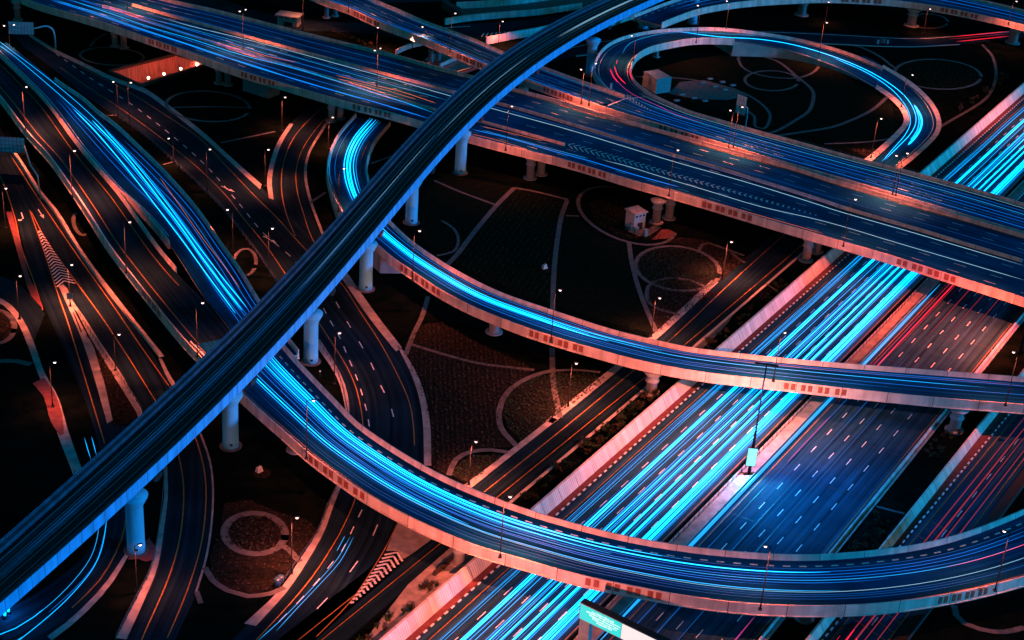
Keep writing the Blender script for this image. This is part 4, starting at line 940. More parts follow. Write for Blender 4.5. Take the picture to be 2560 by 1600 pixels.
for k in range(22):
    q = at(random.uniform(1960, 2006)+0, 0, 0) if False else hp(random.uniform(-18, 8), random.uniform(47.6, 51.5))
    place_shrub(q, 'dark shrub around the pier between highway and service road', 'dark shrubs around the right hand pier', 0.7)
for k in range(24):
    t_ = random.random(); q = at(*lerp((2390,290), (2540,190), t_)) + np.array([random.uniform(-3, 0), random.uniform(-1, 3), 0])
    place_shrub(q, 'dark scrub bush on the bank behind the highway wall at upper right', 'scrub on the bank at upper right', 0.9)
for k in range(22):
    t_ = random.random(); q = at(*lerp((812,82), (925,118), t_)) + np.array([random.uniform(-1, 1), random.uniform(0, 3), 0])
    place_shrub(q, 'low dark bush in the clipped row behind the wide flyover', 'bushes in the row behind the wide flyover', 0.7)
for k in range(14):
    q = at(random.uniform(815, 850), random.uniform(268, 290)); place_shrub(q, 'dark bush at the foot of the flyover piers beside the curved ramp', 'bushes at the flyover pier foot', 0.8)

# ------------------------------------------------------------------ street lamps
def lamp_light(loc, watts, parent, col=LAMP_C):
    ld = bpy.data.lights.new('lamp_light', 'SPOT'); ld.energy = watts; ld.color = col; ld.spot_size = math.radians(122); ld.spot_blend = 1.0; ld.shadow_soft_size = 0.25
    o = bpy.data.objects.new('lamp_light', ld); COL.objects.link(o); o.parent = parent; o.location = loc; return o
_lampmesh = {}
def street_lamp(base, z, heads, label, lit=1.0, group='street lamps', H=None, cut=False):
    """base, heads: surveyed points; z: height of the foot; the lamp stands upright with an arm to each head"""
    b = at(*base, z)
    if H is None:
        hb = heads[0]; best = None
        for h in np.arange(4, 16, 0.1):          # height of the head above the foot that fits the survey with the shortest arm
            q = at(*hb, z + h); e = np.linalg.norm((q-b)[:2])
            if best is None or e < best[0]: best = (e, h)
        H = min(max(best[1], 8.0), 13.5)
    t = thing('street_lamp', label, 'street lamp', tuple(b), 0, group)
    mb = MB(); mb.tube([(0, 0, 0), (0, 0, 0.9), (0, 0, 0.95), (0, 0, H)], [0.17, 0.16, 0.115, 0.07], 8); mb.build('pole', M['pole'], t, smooth=True)
    mb = MB(); mb.box((0, 0, 0.12), (0.3, 0.3, 0.12)); mb.box((0, 0, 0.55), (0.15, 0.15, 0.32), top=0.7); mb.build('base_plate', M['dark'], t)
    for hp_ in heads:
        q = at(*hp_, z + H) - b; v = q[:2]; L = np.linalg.norm(v); v = v/max(L, 0.01); L = min(max(L, 0.7), 2.4)
        mb = MB(); mb.tube([(0, 0, H-0.25), (v[0]*L*.4, v[1]*L*.4, H+0.05), (v[0]*L, v[1]*L, H+0.12)], 0.05, 6); a = mb.build('arm', M['pole'], t)
        e = (v[0]*(L+0.2), v[1]*(L+0.2), H + 0.1)
        mb = MB(); mb.box((e[0], e[1], e[2]+0.06), (0.42, 0.17, 0.07), math.atan2(v[1], v[0]), 0.8); lh = mb.build('lamp_housing', M['metal'], t)
        if lit > 0:
            mb = MB(); mb.lathe((e[0], e[1], e[2]-0.3), [(0.06, 0.0), (0.20, 0.05), (0.28, 0.18), (0.2, 0.28)], 10); mb.build('lamp_bulb', M['lamp'], lh, smooth=True)
            lamp_light((e[0], e[1], e[2]-0.5), LAMP_W*lit, t)
        else:
            mb = MB(); mb.box((e[0], e[1], e[2]-0.02), (0.3, 0.12, 0.012), math.atan2(v[1], v[0])); mb.build('lamp_bulb', M['glass'], lh)
    return t
zA, zB, zF, zD, zE = 9.1, 9.1, 7.1, 8.1, 7.6
LAMPS = [  # lamps that stand dark are given added light as well
 ((64,328), zF, [(64,217)], 'first lamp from the left along the parapet of the leftmost raised carriageway', 2.0),
 ((181,493), zF, [(184,377)], 'second lamp from the left on the parapet of the leftmost raised carriageway', 1.6),
 ((316,682), zF, [(322,555)], 'third lamp on the leftmost carriageway parapet, above the dark gap', 1.0),
 ((494,892), zF, [(504,757)], 'lamp on the leftmost carriageway parapet next to the rail viaduct', 1.0),
 ((176,765), 0.1, [(177,662)], 'lamp with a small blue sign on the tip of the red lit traffic island', 1.5),
 ((289,926), 0.1, [(295,836)], 'dim lamp by the fence of the narrow planted island', 0.25),
 ((132,1017), 0.1, [(134,906)], 'lamp by the red lit pavement patch at the far left', 0.45),
 ((49,797), 0.1, [(47,690)], 'lamp beside the ring path at the left edge', 0.45),
 ((14,570), 0.1, [(12,471)], 'lamp at the left edge below the sign gantry back', 0.8),
 ((296,290), 0.1, [(286,204)], 'left one of two lamps standing close together by the ground road fence', 0.4),
 ((324,312), 0.1, [(324,206)], 'right one of two lamps standing close together by the ground road fence', 0.4),
 ((434,408), 0.1, [(422,345)], 'lamp by the ground road fence, third from the top left', 0.5),
 ((518,479), 0.1, [(523,373)], 'lamp by the ground road fence, left of the white lane arrow', 0.4),
 ((583,628), 0.1, [(571,524)], 'lamp beside the small ring path left of the ground road', 0.6),
 ((672,691), 0.1, [(677,571)], 'lamp by the ground road fence just left of the viaduct', 0.8),
 ((663,465), 0.1, [(669,374)], 'lamp on the nose between ground road and side road', 0.8),
 ((705,327), 0.1, [(711,243)], 'lamp at the outer bend of the side road under the flyover', 0.8),
 ((821,372), 0.1, [(830,293)], 'lamp by the flyover pier above the curved ramp', 0.9),
 ((846,528), 5.2, [(858,421)], 'lamp on the outer wall of the curved ramp at its cyan bend', 0.7),
 ((1031,702), zD-0.3, [(1047,577)], 'lamp on the near parapet of the curved ramp, just right of the viaduct', 1.0),
 ((1377,856), zD, [(1398,725)], 'lamp on the near parapet of the curved ramp at the garden path', 0.5),
 ((1933,953), zD, [(1954,833)], 'lamp on the curved ramp parapet over the highway beside the tall mast', 1.6),
 ((2513,1014), zD, [(2544,882)], 'lamp on the curved ramp parapet at the right edge', 0.6),
 ((1628,841), 0.1, [(1645,744)], 'thin lamp where the garden path meets the frontage road', 1.0),
 ((1806,697), 0.1, [(1824,604)], 'thin lamp beside the oval bed and frontage road', 1.3),
 ((1420,1014), 0.1, [(1433,907)], 'dark lamp with added light in the green bed beside the frontage road', 0.9),
 ((836,960), 0.1, [(843,832)], 'slim dark lamp with added light beside the rail viaduct pier', 0.55),
 ((1172,1211), 0.1, [(1182,1102)], 'dark lamp with added light in the half round bed behind the sweeping ramp', 0.9),
 ((729,1433), 0.1, [(735,1294)], 'lit lamp beside the round bed at lower left', 1.1),
 ((343,1480), 0.1, [(338,1364)], 'lit lamp in front of the leftmost viaduct pier', 0.4),
 ((766,1147), zE, [(781,1001)], 'lamp on the sweeping ramp parapet next to the viaduct', 0.6),
 ((1250,1394), zE, [(1269,1241)], 'lamp on the sweeping ramp parapet above the highway wall', 2.0),
 ((1900,1524), zE, [(1924,1366)], 'lamp on the sweeping ramp parapet right of the message gantry', 0.7),
 ((2487,1477), zE, [(2515,1329)], 'lamp on the sweeping ramp parapet at the right edge', 0.5),
 ((1264,376), zA, [(1277,265)], 'lamp on the near parapet of the wide flyover, just right of the viaduct', 0.9),
 ((1672,490), zA, [(1693,375)], 'lamp on the near parapet of the wide flyover above the pump house', 0.6),
 ((2108,616), zA, [(2137,498)], 'lamp on the near parapet of the wide flyover over the highway', 0.8),
 ((608,121), 9.0, [(601,28), (613,24)], 'double headed lamp on the flyover median, left of the roofed booth', 0.9),
 ((942,218), 9.0, [(940,126), (950,121)], 'double headed lamp on the flyover median in mid deck', 0.9),
 ((319,24), 9.0, [(313,-75), (325,-78)], 'double headed lamp on the flyover median whose head is cut by the top edge', 0.9),
 ((1125,131), zB, [(1137,33)], 'lamp on the near parapet of the upper ramp above the striped panels', 0.8),
 ((871,30), zB, [(880,-66)], 'lamp on the upper ramp parapet cut by the top edge', 0.9),
 ((1062,153), 0.1, [(1058,67)], 'lamp between the upper ramp and the wide flyover, left of the twin piers', 1.0),
 ((1029,146), 0.1, [(1034,110)], 'short lamp on the salmon road beneath the upper ramp', 1.8),
 ((1246,115), 0.1, [(1253,53)], 'lamp in front of the orange wall left of the viaduct', 0.9),
 ((942,122), 0.1, [(946,78)], 'lamp on the ground road behind the wide flyover', 0.9),
 ((757,75), 0.1, [(760,-20)], 'lamp behind the wide flyover right of the roofed booth, cut by the top edge', 0.9),
 ((1453,259), zB, [(1457,174)], 'left lamp of the pair between the merging ramps', 0.9),
 ((1472,264), zB, [(1487,158)], 'right lamp of the pair between the merging ramps', 0.9),
 ((1821,369), zB, [(1831,277)], 'left lamp of the pair between flyover and merged ramp, by the blue sign', 1.0),
 ((1833,372), zB, [(1853,267)], 'right lamp of the pair in front of the blue sign', 1.0),
 ((2231,487), zB, [(2248,391)], 'left lamp of the pair over the foot of the loop ramp', 1.0),
 ((2239,489), zB, [(2262,382)], 'right lamp of the pair over the foot of the loop ramp', 1.0),
 ((1583,154), 9.0, [(1581,89)], 'lamp on the inner parapet of the loop ramp at its left bend', 0.7),
 ((1740,107), 7.0, [(1747,14)], 'lamp on the inner parapet of the loop ramp at its top', 0.7),
 ((1815,71), 6.2, [(1821,3)], 'lamp behind the outer parapet of the loop ramp', 0.8),
 ((2046,145), 1.8, [(2065,56)], 'lamp at the inner edge of the loop ramp above the red grasses', 1.0),
 ((2253,268), 0.1, [(2280,187)], 'lamp inside the right bend of the loop ramp', 0.9),
 ((2177,395), 0.1, [(2201,296)], 'lamp in the small red bed at the foot of the loop ramp', 1.0),
 ((2308,84), 0.1, [(2321,21)], 'lamp on the far road above the oval bed', 0.4),
 ((2521,61), 9.1, [(2540,3)], 'lamp on the far ramp in the upper right corner', 0.7),
 ((29,165), 0.1, [(12,64), (33,62)], 'double headed lamp in front of the sign gantry at top left', 0.3),
 ((2063,54), 0.1, [(2072,9)], 'thin lit lamp behind the loop ramp near the far road', 0.2),
]
for base, z, heads, lab, lit in LAMPS:
    street_lamp(base, z, heads, lab, lit)
# tall mast with crossbar and backlit advertising box
mp = at(1872,1186); mt = thing('mast_lamp', 'tall mast with a dark crossbar and a glaring cyan advertising box on the highway median', 'light mast', tuple(mp))
mb = MB(); mb.tube([(0,0,0),(0,0,9.5),(0,0,9.6),(0,0,24.6)], [0.30,0.26,0.17,0.12], 10); mb.build('pole', M['pole'], mt, smooth=True)
mb = MB(); mb.box((0,0,0.08), (1.2,0.45,0.08), 0.3); mb.build('base_plate', M['dark'], mt)
mb = MB(); mb.box((0,0,24.7), (2.2,0.14,0.14), -0.18); mb.build('crossbar', M['dark'], mt)
bx = MB(); bx.box((0,-0.05,4.15), (0.95,0.22,2.05)); ab = bx.build('advert_box', M['dark'], mt)
f_ = MB(); f_.box((0,-0.29,4.15), (0.87,0.015,1.95)); f_.build('lit_panel', M['board'], ab)
f_ = MB(); f_.box((0,0.19,4.15), (0.87,0.015,1.95)); f_.build('lit_panel', M['board'], ab)
ld = bpy.data.lights.new('advert_light', 'AREA'); ld.shape = 'RECTANGLE'; ld.size = 1.7; ld.size_y = 3.9; ld.energy = 4200; ld.color = (0.02, 0.55, 1.0)
lo = bpy.data.objects.new('advert_light', ld); COL.objects.link(lo); lo.parent = mt; lo.location = (0,-0.34,4.15); lo.rotation_euler = (math.radians(-90),0,0)
# floods added on the crossbar: salmon for the left wall, blue for the right carriageway
for sx, watts, col, tilt in ((-1.7, 180000, (1.0, 0.19, 0.10), 46), (1.7, 75000, (0.03, 0.30, 1.0), 30)):
    mb = MB(); mb.box((sx*math.cos(-0.18), sx*math.sin(-0.18), 24.5), (0.3,0.2,0.06), -0.18); hd = mb.build('lamp_housing', M['metal'], mt)
    fl = lamp_light((sx*math.cos(-0.18), sx*math.sin(-0.18), 24.3), watts, mt, col); fl.data.spot_size = math.radians(140)
    fl.rotation_euler = (Vector((math.copysign(math.sin(math.radians(tilt)), sx)*HN[0], math.copysign(math.sin(math.radians(tilt)), sx)*HN[1], -math.cos(math.radians(tilt))))).to_track_quat('-Z', 'Y').to_euler()

# third added flood, without a housing, lights the curved ramp
fl = lamp_light((0.3, 0.25, 24.3), 130000, mt, (1.0, 0.32, 0.22)); fl.data.spot_size = math.radians(85)
_d = hp(-28, 20, 7.0) - np.array([mp[0], mp[1], 24.3]); fl.rotation_euler = Vector(_d).to_track_quat('-Z', 'Y').to_euler()
# masts added out of view to throw salmon and red light into the frame
mp3 = hp(-172, 22.3); m3t = thing('mast_lamp', 'added unseen floodlight mast on the highway median, throwing salmon light on the sweeping ramp', 'light mast', tuple(mp3))
mb = MB(); mb.tube([(0,0,0),(0,0,9.5),(0,0,9.6),(0,0,24.6)], [0.30,0.26,0.17,0.12], 10); mb.build('pole', M['pole'], m3t, smooth=True)
mb = MB(); mb.box((0,0,24.7), (2.2,0.14,0.14), -0.18); mb.build('crossbar', M['dark'], m3t)
mb = MB(); mb.box((0,0.3,24.5), (0.3,0.2,0.06), -0.18); mb.build('lamp_housing', M['metal'], m3t)
fl = lamp_light((0,0.4,24.3), 640000, m3t, (1.0, 0.18, 0.10)); fl.data.spot_size = math.radians(70)
_d = hp(-95, -7, 2.0) - np.array([mp3[0], mp3[1], 24.3]); fl.rotation_euler = Vector(_d).to_track_quat('-Z', 'Y').to_euler()
mp4 = hp(38, 51.0); m4t = thing('mast_lamp', 'added unseen floodlight mast beyond the frame edge, throwing red light on the right hand carriageway', 'light mast', tuple(mp4))  # unseen mast added for the red wash on the lanes
mb = MB(); mb.tube([(0,0,0),(0,0,9.5),(0,0,9.6),(0,0,24.6)], [0.30,0.26,0.17,0.12], 10); mb.build('pole', M['pole'], m4t, smooth=True)
mb = MB(); mb.box((0,0,24.7), (2.2,0.14,0.14), -0.18); mb.build('crossbar', M['dark'], m4t)
mb = MB(); mb.box((-0.5,-0.3,24.5), (0.3,0.2,0.06), -0.18); mb.build('lamp_housing', M['metal'], m4t)
fl = lamp_light((-0.5,-0.4,24.3), 330000, m4t, (1.0, 0.10, 0.05)); fl.data.spot_size = math.radians(100)
_d = hp(36, 34, 0) - np.array([mp4[0], mp4[1], 24.3]); fl.rotation_euler = Vector(_d).to_track_quat('-Z', 'Y').to_euler()
mp2 = hp(186, 22.3); m2t = thing('mast_lamp', 'added unseen floodlight mast on the median, throwing salmon light on the far highway wall', 'light mast', tuple(mp2))  # unseen mast added to light the far wall
mb = MB(); mb.tube([(0,0,0),(0,0,9.5),(0,0,9.6),(0,0,24.6)], [0.30,0.26,0.17,0.12], 10); mb.build('pole', M['pole'], m2t, smooth=True)
mb = MB(); mb.box((0,0,24.7), (2.2,0.14,0.14), -0.18); mb.build('crossbar', M['dark'], m2t)
mb = MB(); mb.box((-1.7,0.3,24.5), (0.3,0.2,0.06), -0.18); mb.build('lamp_housing', M['metal'], m2t)
fl = lamp_light((-1.7,0.3,24.3), 110000, m2t, (1.0, 0.16, 0.09)); fl.data.spot_size = math.radians(105)
fl.rotation_euler = Vector((-math.sin(0.66)*HN[0], -math.sin(0.66)*HN[1], -math.cos(0.66))).to_track_quat('-Z', 'Y').to_euler()

# ------------------------------------------------------------------ light streaks
def streak(P, rad, mat, label, group, taper=True):
    P = np.array(P, float); n = len(P); R = np.full(n, rad)
    if taper:
        k = min(4, n//3)
        for j in range(k): R[j] *= (j+0.3)/k; R[-1-j] *= (j+0.3)/k
    mb = MB(); mb.tube(P, R, 5); o = mb.build('light_streak', M[mat]); return tag(o, label, 'light streak', group)
rs = random.Random(11)
# highway, left carriageway: five lanes of dense cyan
g1 = 'cyan streaks on the main highway'
l1 = 'cyan headlight streak along the left carriageway of the main highway'
for d, rad, mat in [(2.9,.05,'cyan2'),(3.8,.06,'cyan2'),(6.2,.15,'cyan3'),(6.7,.24,'cyan3'),(7.3,.06,'cyan2'),(8.0,.08,'cyan2'),
                    (9.5,.08,'cyan2'),(9.95,.12,'cyan3'),(10.4,.07,'cyan2'),(10.8,.06,'cyan2'),(11.4,.17,'cyan3'),(11.8,.06,'cyan2'),
                    (13.1,.26,'cyan3'),(13.6,.07,'cyan2'),(14.6,.28,'cyan3'),(15.1,.07,'cyan2'),(16.55,.12,'cyan3'),(17.0,.30,'cyan3'),(17.5,.12,'cyan3'),(17.95,.22,'cyan3'),(18.5,.07,'cyan2')]:
    a = rs.uniform(-150, -135); n = 90; off = d
    s_a, s_b = (-150, 280) if rad > .07 else (rs.choice((-150, -150, -95, -40)), rs.choice((280, 280, 120, -10 + rs.uniform(0, 40))))
    P = [hp(s_a + (s_b-s_a)*k/n, off + 0.10*math.sin(k*0.35+d*7)*(0.4 if rad > .1 else 1), 0.62) for k in range(n+1)]
    streak(P, rad*0.72, mat, l1, g1, True)
for k in range(26):
    d = rs.uniform(2.4, 19.0); sa = rs.choice((-150, -150, -110, -70)); sb = rs.choice((280, 280, 160, 60))
    streak([hp(sa + (sb-sa)*j/60, d + 0.05*math.sin(j*.4+k), rs.choice((0.5, 0.62, 0.8)) if False else 0.6) for j in range(61)], rs.uniform(.015, .035), rs.choice(('cyan2', 'blue2', 'cyan1')), l1, g1)
# right carriageway: soft red and blue
for d, a, b, rad, mat, lab, grp in [(26.4,-10,95,.05,'red1','thin red streak at the median edge of the right hand carriageway','red streaks on the right hand carriageway'),
                          (27.3,-2,95,.06,'red2','bright red streak in the first lane of the right hand carriageway','red streaks on the right hand carriageway'),
                          (27.8,20,95,.04,'red1','thin red streak at the median edge of the right hand carriageway','red streaks on the right hand carriageway'),
                          (31.4,30,110,.04,'red1','faint red streak in the second lane of the right hand carriageway','red streaks on the right hand carriageway'),
                          (35.0,34,110,.03,'red1','faint red streak in the second lane of the right hand carriageway','red streaks on the right hand carriageway'),
                          (38.8,38,110,.03,'red1','faint red streak in the second lane of the right hand carriageway','red streaks on the right hand carriageway'),
                          (27.3,-38,-16,.05,'mag','short magenta streak in the first lane beyond the mast','magenta streaks on the right hand carriageway'),
                          (42.6,-150,-86,.06,'mag','magenta streak in the outer lane at the bottom right','magenta streaks on the right hand carriageway'),
                          (27.4,-130,25,.03,'blue1','faint blue streak in the right hand carriageway lanes','blue streaks on the right hand carriageway'),
                          (31.2,-120,20,.03,'blue1','faint blue streak in the right hand carriageway lanes','blue streaks on the right hand carriageway'),
                          (34.9,-130,0,.02,'blue1','faint blue streak in the right hand carriageway lanes','blue streaks on the right hand carriageway'),
                          (24.6,-110,60,.16,'cyan1','cyan glowing streak close along the median guard rail','cyan streak along the guard rail')]:
    streak([hp(a + (b-a)*k/30, d, 0.6) for k in range(31)], rad*2.2, mat, lab, grp)
for d0, d1, a, b, mat, rad in [(57.0,60.6,-150,15,'red1',.10),(58.3,62.0,-150,15,'red1',.16),(59.6,63.2,-150,15,'red1',.08),(61.3,64.8,-100,15,'red1',.08),(57.6,58.4,-150,-78,'red3',.08),(58.9,59.6,-150,-76,'red3',.10),(60.1,60.8,-150,-80,'red3',.08),(56.3,57.0,-150,-82,'red3',.06),(61.6,62.3,-150,-82,'red3',.06)]:
    streak([hp(a + (b-a)*k/30, d0 + (d1-d0)*(a+(b-a)*k/30+100)/115, 0.6) for k in range(31)], rad, mat, 'red tail light streak along the service road', 'red streaks on the service road')
def dst(D, u, a, b, rad, mat, lab, grp, z=0.62, wob=0.12):
    streak(dline(D, u=u, a=a, b=b, z=z, wob=wob), rad*1.0, mat, lab, grp)
# sweeping ramp
l, g_ = 'cyan headlight streak along the sweeping ramp', 'cyan streaks on the sweeping ramp'
for u, a, b, rad, mat in [(.765,.03,.62,.06,'cyan3'),(.74,.03,.55,.11,'cyan3'),(.71,.03,.5,.06,'cyan2'),(.69,.03,.75,.09,'cyan3'),(.665,.03,.5,.05,'cyan2'),(.64,.03,.45,.05,'cyan2'),(.61,.03,.55,.07,'cyan3'),(.585,.03,.5,.04,'cyan2'),(.57,.05,.9,.035,'blue2'),
                         (.52,.30,1,.05,'cyan1'),(.47,.3,.8,.04,'blue2'),(.64,.5,1,.03,'blue2'),(.70,.6,1,.03,'blue2'),(.76,.55,1,.03,'blue1'),(.36,.03,.42,.09,'cyan3'),(.40,.03,.40,.05,'cyan2'),(.33,.05,.75,.06,'cyan2'),(.31,.3,1,.035,'ice'),(.26,.4,.9,.03,'blue1'),(.44,.2,.7,.04,'blue2'),(.16,.15,.9,.03,'blue1'),(.21,.1,1,.03,'blue1'),(.55,.0,.4,.05,'blue2'),(.48,.0,.35,.05,'blue2')]:
    dst(Ed, u, a, b, rad, mat, l, g_)
dst(Ed, .52, .86, 1.0, .05, 'red2', 'single red tail light streak on the sweeping ramp at the right edge', 'red streak on the sweeping ramp')
# blue carriageway on the left
l, g_ = 'cyan headlight streak along the raised blue carriageway', 'cyan streaks on the blue carriageway'
for pts, rad, mat in [([(-40,84),(0,105),(28,126),(100,180),(200,262),(290,350),(360,428),(430,520),(490,605),(560,700),(610,762)], .06, 'cyan2'),
                      ([(-40,92),(0,115),(30,136),(110,203),(200,282),(270,348),(340,430),(400,505),(470,600),(540,695),(600,775)], .06, 'cyan2'),
                      ([(184,273),(240,330),(320,425),(390,515),(455,600),(520,690),(590,785)], .09, 'cyan3'),
                      ([(230,300),(310,385),(385,480),(450,565),(510,650),(570,730),(606,776)], .12, 'cyan3'),
                      ([(260,322),(330,398),(405,492),(470,580),(530,660),(618,770)], .07, 'cyan3'),
                      ([(400,445),(450,515),(510,600),(560,665),(600,720)], .03, 'amber')]:
    P = resample(spline([at(*p, 6.7) for p in pts], 3.0), 90)
    streak(P, rad, mat, l if mat != 'amber' else 'thin orange streak beside the cyan ones on the blue carriageway', g_ if mat != 'amber' else 'orange streak on the blue carriageway')
for u in (.3,.4,.48,.55,.65,.75,.86): dst(E1, u, .25 if u < .5 else .42, .97, .05, 'blue2', 'deep blue streak on the raised blue carriageway', 'blue streaks on the blue carriageway')  # partly added to spread a blue wash over the deck
# curved ramp
l, g_ = 'cyan headlight streak along the curved ramp', 'cyan streaks on the curved ramp'
for u, a, b, rad, mat in [(.50,.0,.28,.26,'cyan3'),(.58,.0,.28,.20,'cyan3'),(.43,.0,.26,.12,'cyan3'),(.66,.0,.26,.08,'cyan3'),(.73,.0,.24,.05,'cyan2'),(.53,.25,.62,.16,'cyan3'),(.60,.25,.60,.10,'cyan3'),(.67,.25,.66,.06,'cyan3'),(.46,.25,.56,.07,'cyan2'),(.58,.58,.92,.05,'cyan2'),(.36,.3,.75,.02,'blue2'),(.06,.0,.22,.06,'cyan1'),(.20,.02,.22,.04,'blue2'),(.28,.28,.85,.04,'blue2'),(.80,.25,.95,.04,'blue2'),(.72,.5,1,.03,'blue2'),(.42,.55,1,.03,'blue2')]:
    dst(Dk, u, a, b, rad, mat, l, g_)
# loop ramp
l, g_ = 'cyan headlight streak descending the loop ramp', 'cyan streaks on the loop ramp'
for pts, rad, mat in [([(1690,78),(1800,92,),(1900,98),(1985,112),(2080,140),(2160,172),(2220,206),(2262,240),(2285,275),(2290,305),(2276,335),(2250,362),(2212,400)], .09, 'cyan3'),
                      ([(2080,143),(2160,178),(2215,212),(2250,245),(2272,280),(2276,308),(2262,338),(2236,368),(2205,404)], .07, 'cyan3'),
                      ([(2285,262),(2302,290),(2304,312),(2292,338),(2270,362)], .30, 'cyan3'), ([(2290,272),(2298,300),(2292,328),(2276,350)], .22, 'cyan2'),
                      ([(1555,134),(1575,108),(1620,92),(1690,80),(1800,84),(1900,90)], .05, 'cyan1')]:
    zz = lambda x: max(0.65, min(8.6, 8.6 - (x-1560)/620.0*8.0))
    P = resample(spline([at(p[0], p[1], zz(p[0]) if p[1] < 210 else 0.65) for p in pts], 3.0), 70); streak(P, rad, mat, l, g_)
for pts, mat, rad in [([(1527,168),(1532,185),(1545,205),(1560,220),(1590,240),(1640,262),(1700,290),(1760,306)], 'mag', .05), ([(1536,165),(1545,190),(1565,210)], 'red2', .11), ([(1525,172),(1533,192),(1545,206)], 'red2', .09), ([(1577,165),(1574,180),(1582,200)], 'red2', .14), ([(1543,150),(1541,160)], 'red2', .07)]:
    streak(resample(spline([at(*p, 8.6) for p in pts], 3.0), 30), rad, mat, 'red tail light streak at the left bend of the loop ramp', 'red streaks on the loop ramp')
# merged ramp and upper ramp
l, g_ = 'blue streak along the ramp beside the wide flyover', 'blue streaks on the merged ramp'
for D_, us in ((B2, ((.2,.045,'blue2'),(.3,.03,'blue1'),(.38,.03,'blue2'),(.5,.04,'blue2'),(.6,.03,'blue1'),(.66,.045,'cyan1'),(.76,.025,'blue2'),(.86,.025,'ice'))),):
    for u, rad, mat in us: dst(D_, u, .0, 1, rad, mat, l, g_)
for u, rad, mat in ((.15,.05,'blue2'),(.26,.04,'blue1'),(.45,.03,'blue1'),(.6,.04,'blue1'),(.8,.03,'blue1'),(.88,.02,'cyan1')): dst(B, u, .0, 1, rad, mat, 'dim blue streak along the upper ramp', 'blue streaks on the upper ramp')
# wide flyover
l, g_ = 'blue streak along the wide flyover', 'blue streaks on the wide flyover'
for pts, rad, mat in [([(127,0),(218,28),(337,69),(480,115),(519,129),(638,165),(737,198),(880,239),(927,252),(1072,296)], .13, 'blue2'), ([(140,0),(240,32),(360,74),(500,120),(640,168),(760,204),(900,246)], .08, 'cyan1'),
                      ([(176,0),(260,28),(370,66),(480,98),(600,136),(740,172),(880,214),(1000,252),(1085,282)], .06, 'cyan2'), ([(200,0),(320,38),(480,88),(640,140)], .04, 'blue2'),
                      ([(400,43),(480,66),(610,97),(740,131),(880,170),(942,187),(1130,241),(1230,271),(1415,322),(1580,372),(1685,404),(1878,459),(2060,516),(2080,523),(2298,586),(2560,664)], .06, 'ice'),
                      ([(400,52),(520,84),(640,116),(780,155),(900,190),(1117,250)], .04, 'cyan1'), ([(1180,323),(1280,347),(1384,378),(1480,404),(1580,435),(1700,468)], .09, 'blue2'), ([(1205,325),(1420,383),(1470,396)], .04, 'cyan1'),
                      ([(1507,400),(1560,413),(1660,444),(1780,480),(1900,516),(2060,553),(2260,612),(2560,700)], .05, 'ice'), ([(1180,335),(1250,352),(1319,374)], .03, 'amber'), ([(1660,468),(1780,504),(1897,538),(2060,584)], .03, 'amber'),
                      ([(840,188),(942,214),(1000,228),(1090,258)], .04, 'amber'), ([(835,195),(930,216),(1040,248)], .03, 'amber'), ([(570,108),(660,138),(740,156)], .03, 'amber'), ([(1207,316),(1300,338),(1355,352)], .03, 'amber')]:
    P = resample(spline([at(*p, 8.65) for p in pts], 4.0), 90); am = mat == 'amber'
    streak(P, rad, mat, l if not am else 'thin amber streak along the wide flyover', g_ if not am else 'amber streaks on the wide flyover')
for u, a, b, rad, mat in [(.52,0,.42,.05,'blue1'),(.66,0,.5,.06,'blue1'),(.86,0,.4,.05,'blue1'),(.93,.0,.3,.04,'blue1'),(.60,.3,1,.05,'blue1'),(.70,.35,1,.03,'blue1'),(.42,0,.4,.05,'blue2'),(.33,.0,.35,.04,'blue2'),(.22,0,.45,.04,'blue2'),(.76,.1,.4,.04,'blue1')]: dst(A, u, a, b, rad, mat, l, g_)
for pts in ([(258,14),(300,28),(389,57)], [(537,107),(610,130),(672,148)], [(855,204),(930,226),(1024,253)], [(1218,305),(1260,316),(1309,331)]):
    P = resample(spline([at(*p, 8.5) for p in pts], 4.0), 20); streak(P, .05, 'mag', 'short magenta streak along the flyover median', 'magenta streaks on the flyover median')
# far ramp, ground roads
for u, mat in ((.3,'blue1'),(.5,'blue2'),(.7,'blue2'),(.82,'blue1')): dst(U, u, .1, 1, .05, mat, 'blue streak along the far ramp at upper right', 'blue streaks on the far ramp')
for pts, mat, rad in [([(211,1094),(219,1122),(227,1148)], 'cyan2', .06), ([(229,1092),(234,1110),(241,1138)], 'cyan2', .06)]:
    streak(resample(spline(px(pts, 0.6), 2), 12), rad, mat, 'short cyan streak on the split road just left of the viaduct', 'short cyan streaks left of the viaduct')
for pts, mat, rad in [([(268,1290),(264,1320),(254,1372),(233,1420),(182,1483),(127,1536),(48,1600),(0,1636)], 'cyan2', .06), ([(248,1310),(244,1340),(227,1393),(185,1451),(132,1504),(88,1540)], 'cyan1', .05), ([(60,1590),(-20,1640)], 'cyan1', .05), ([(-10,1590),(40,1570),(85,1542),(110,1522)], 'cyan2', .07), ([(262,1330),(240,1405),(190,1468),(120,1532)], 'blue2', .03)]:
    streak(resample(spline(px(pts, 0.6), 2), 50), rad, mat, 'cyan streak along the lower link road under the viaduct', 'cyan streaks on the lower link road')
for pts in ([(876,1340),(845,1395),(800,1448),(752,1500),(700,1552),(640,1606)], [(884,1342),(850,1404),(800,1460),(748,1515),(690,1578)], [(862,1340),(842,1378)]):
    streak(resample(spline(px(pts, 0.6), 2), 40), .05, 'cyan1', 'blue white streak on the ground road below the sweeping ramp', 'streaks on the ground road below the sweeping ramp')
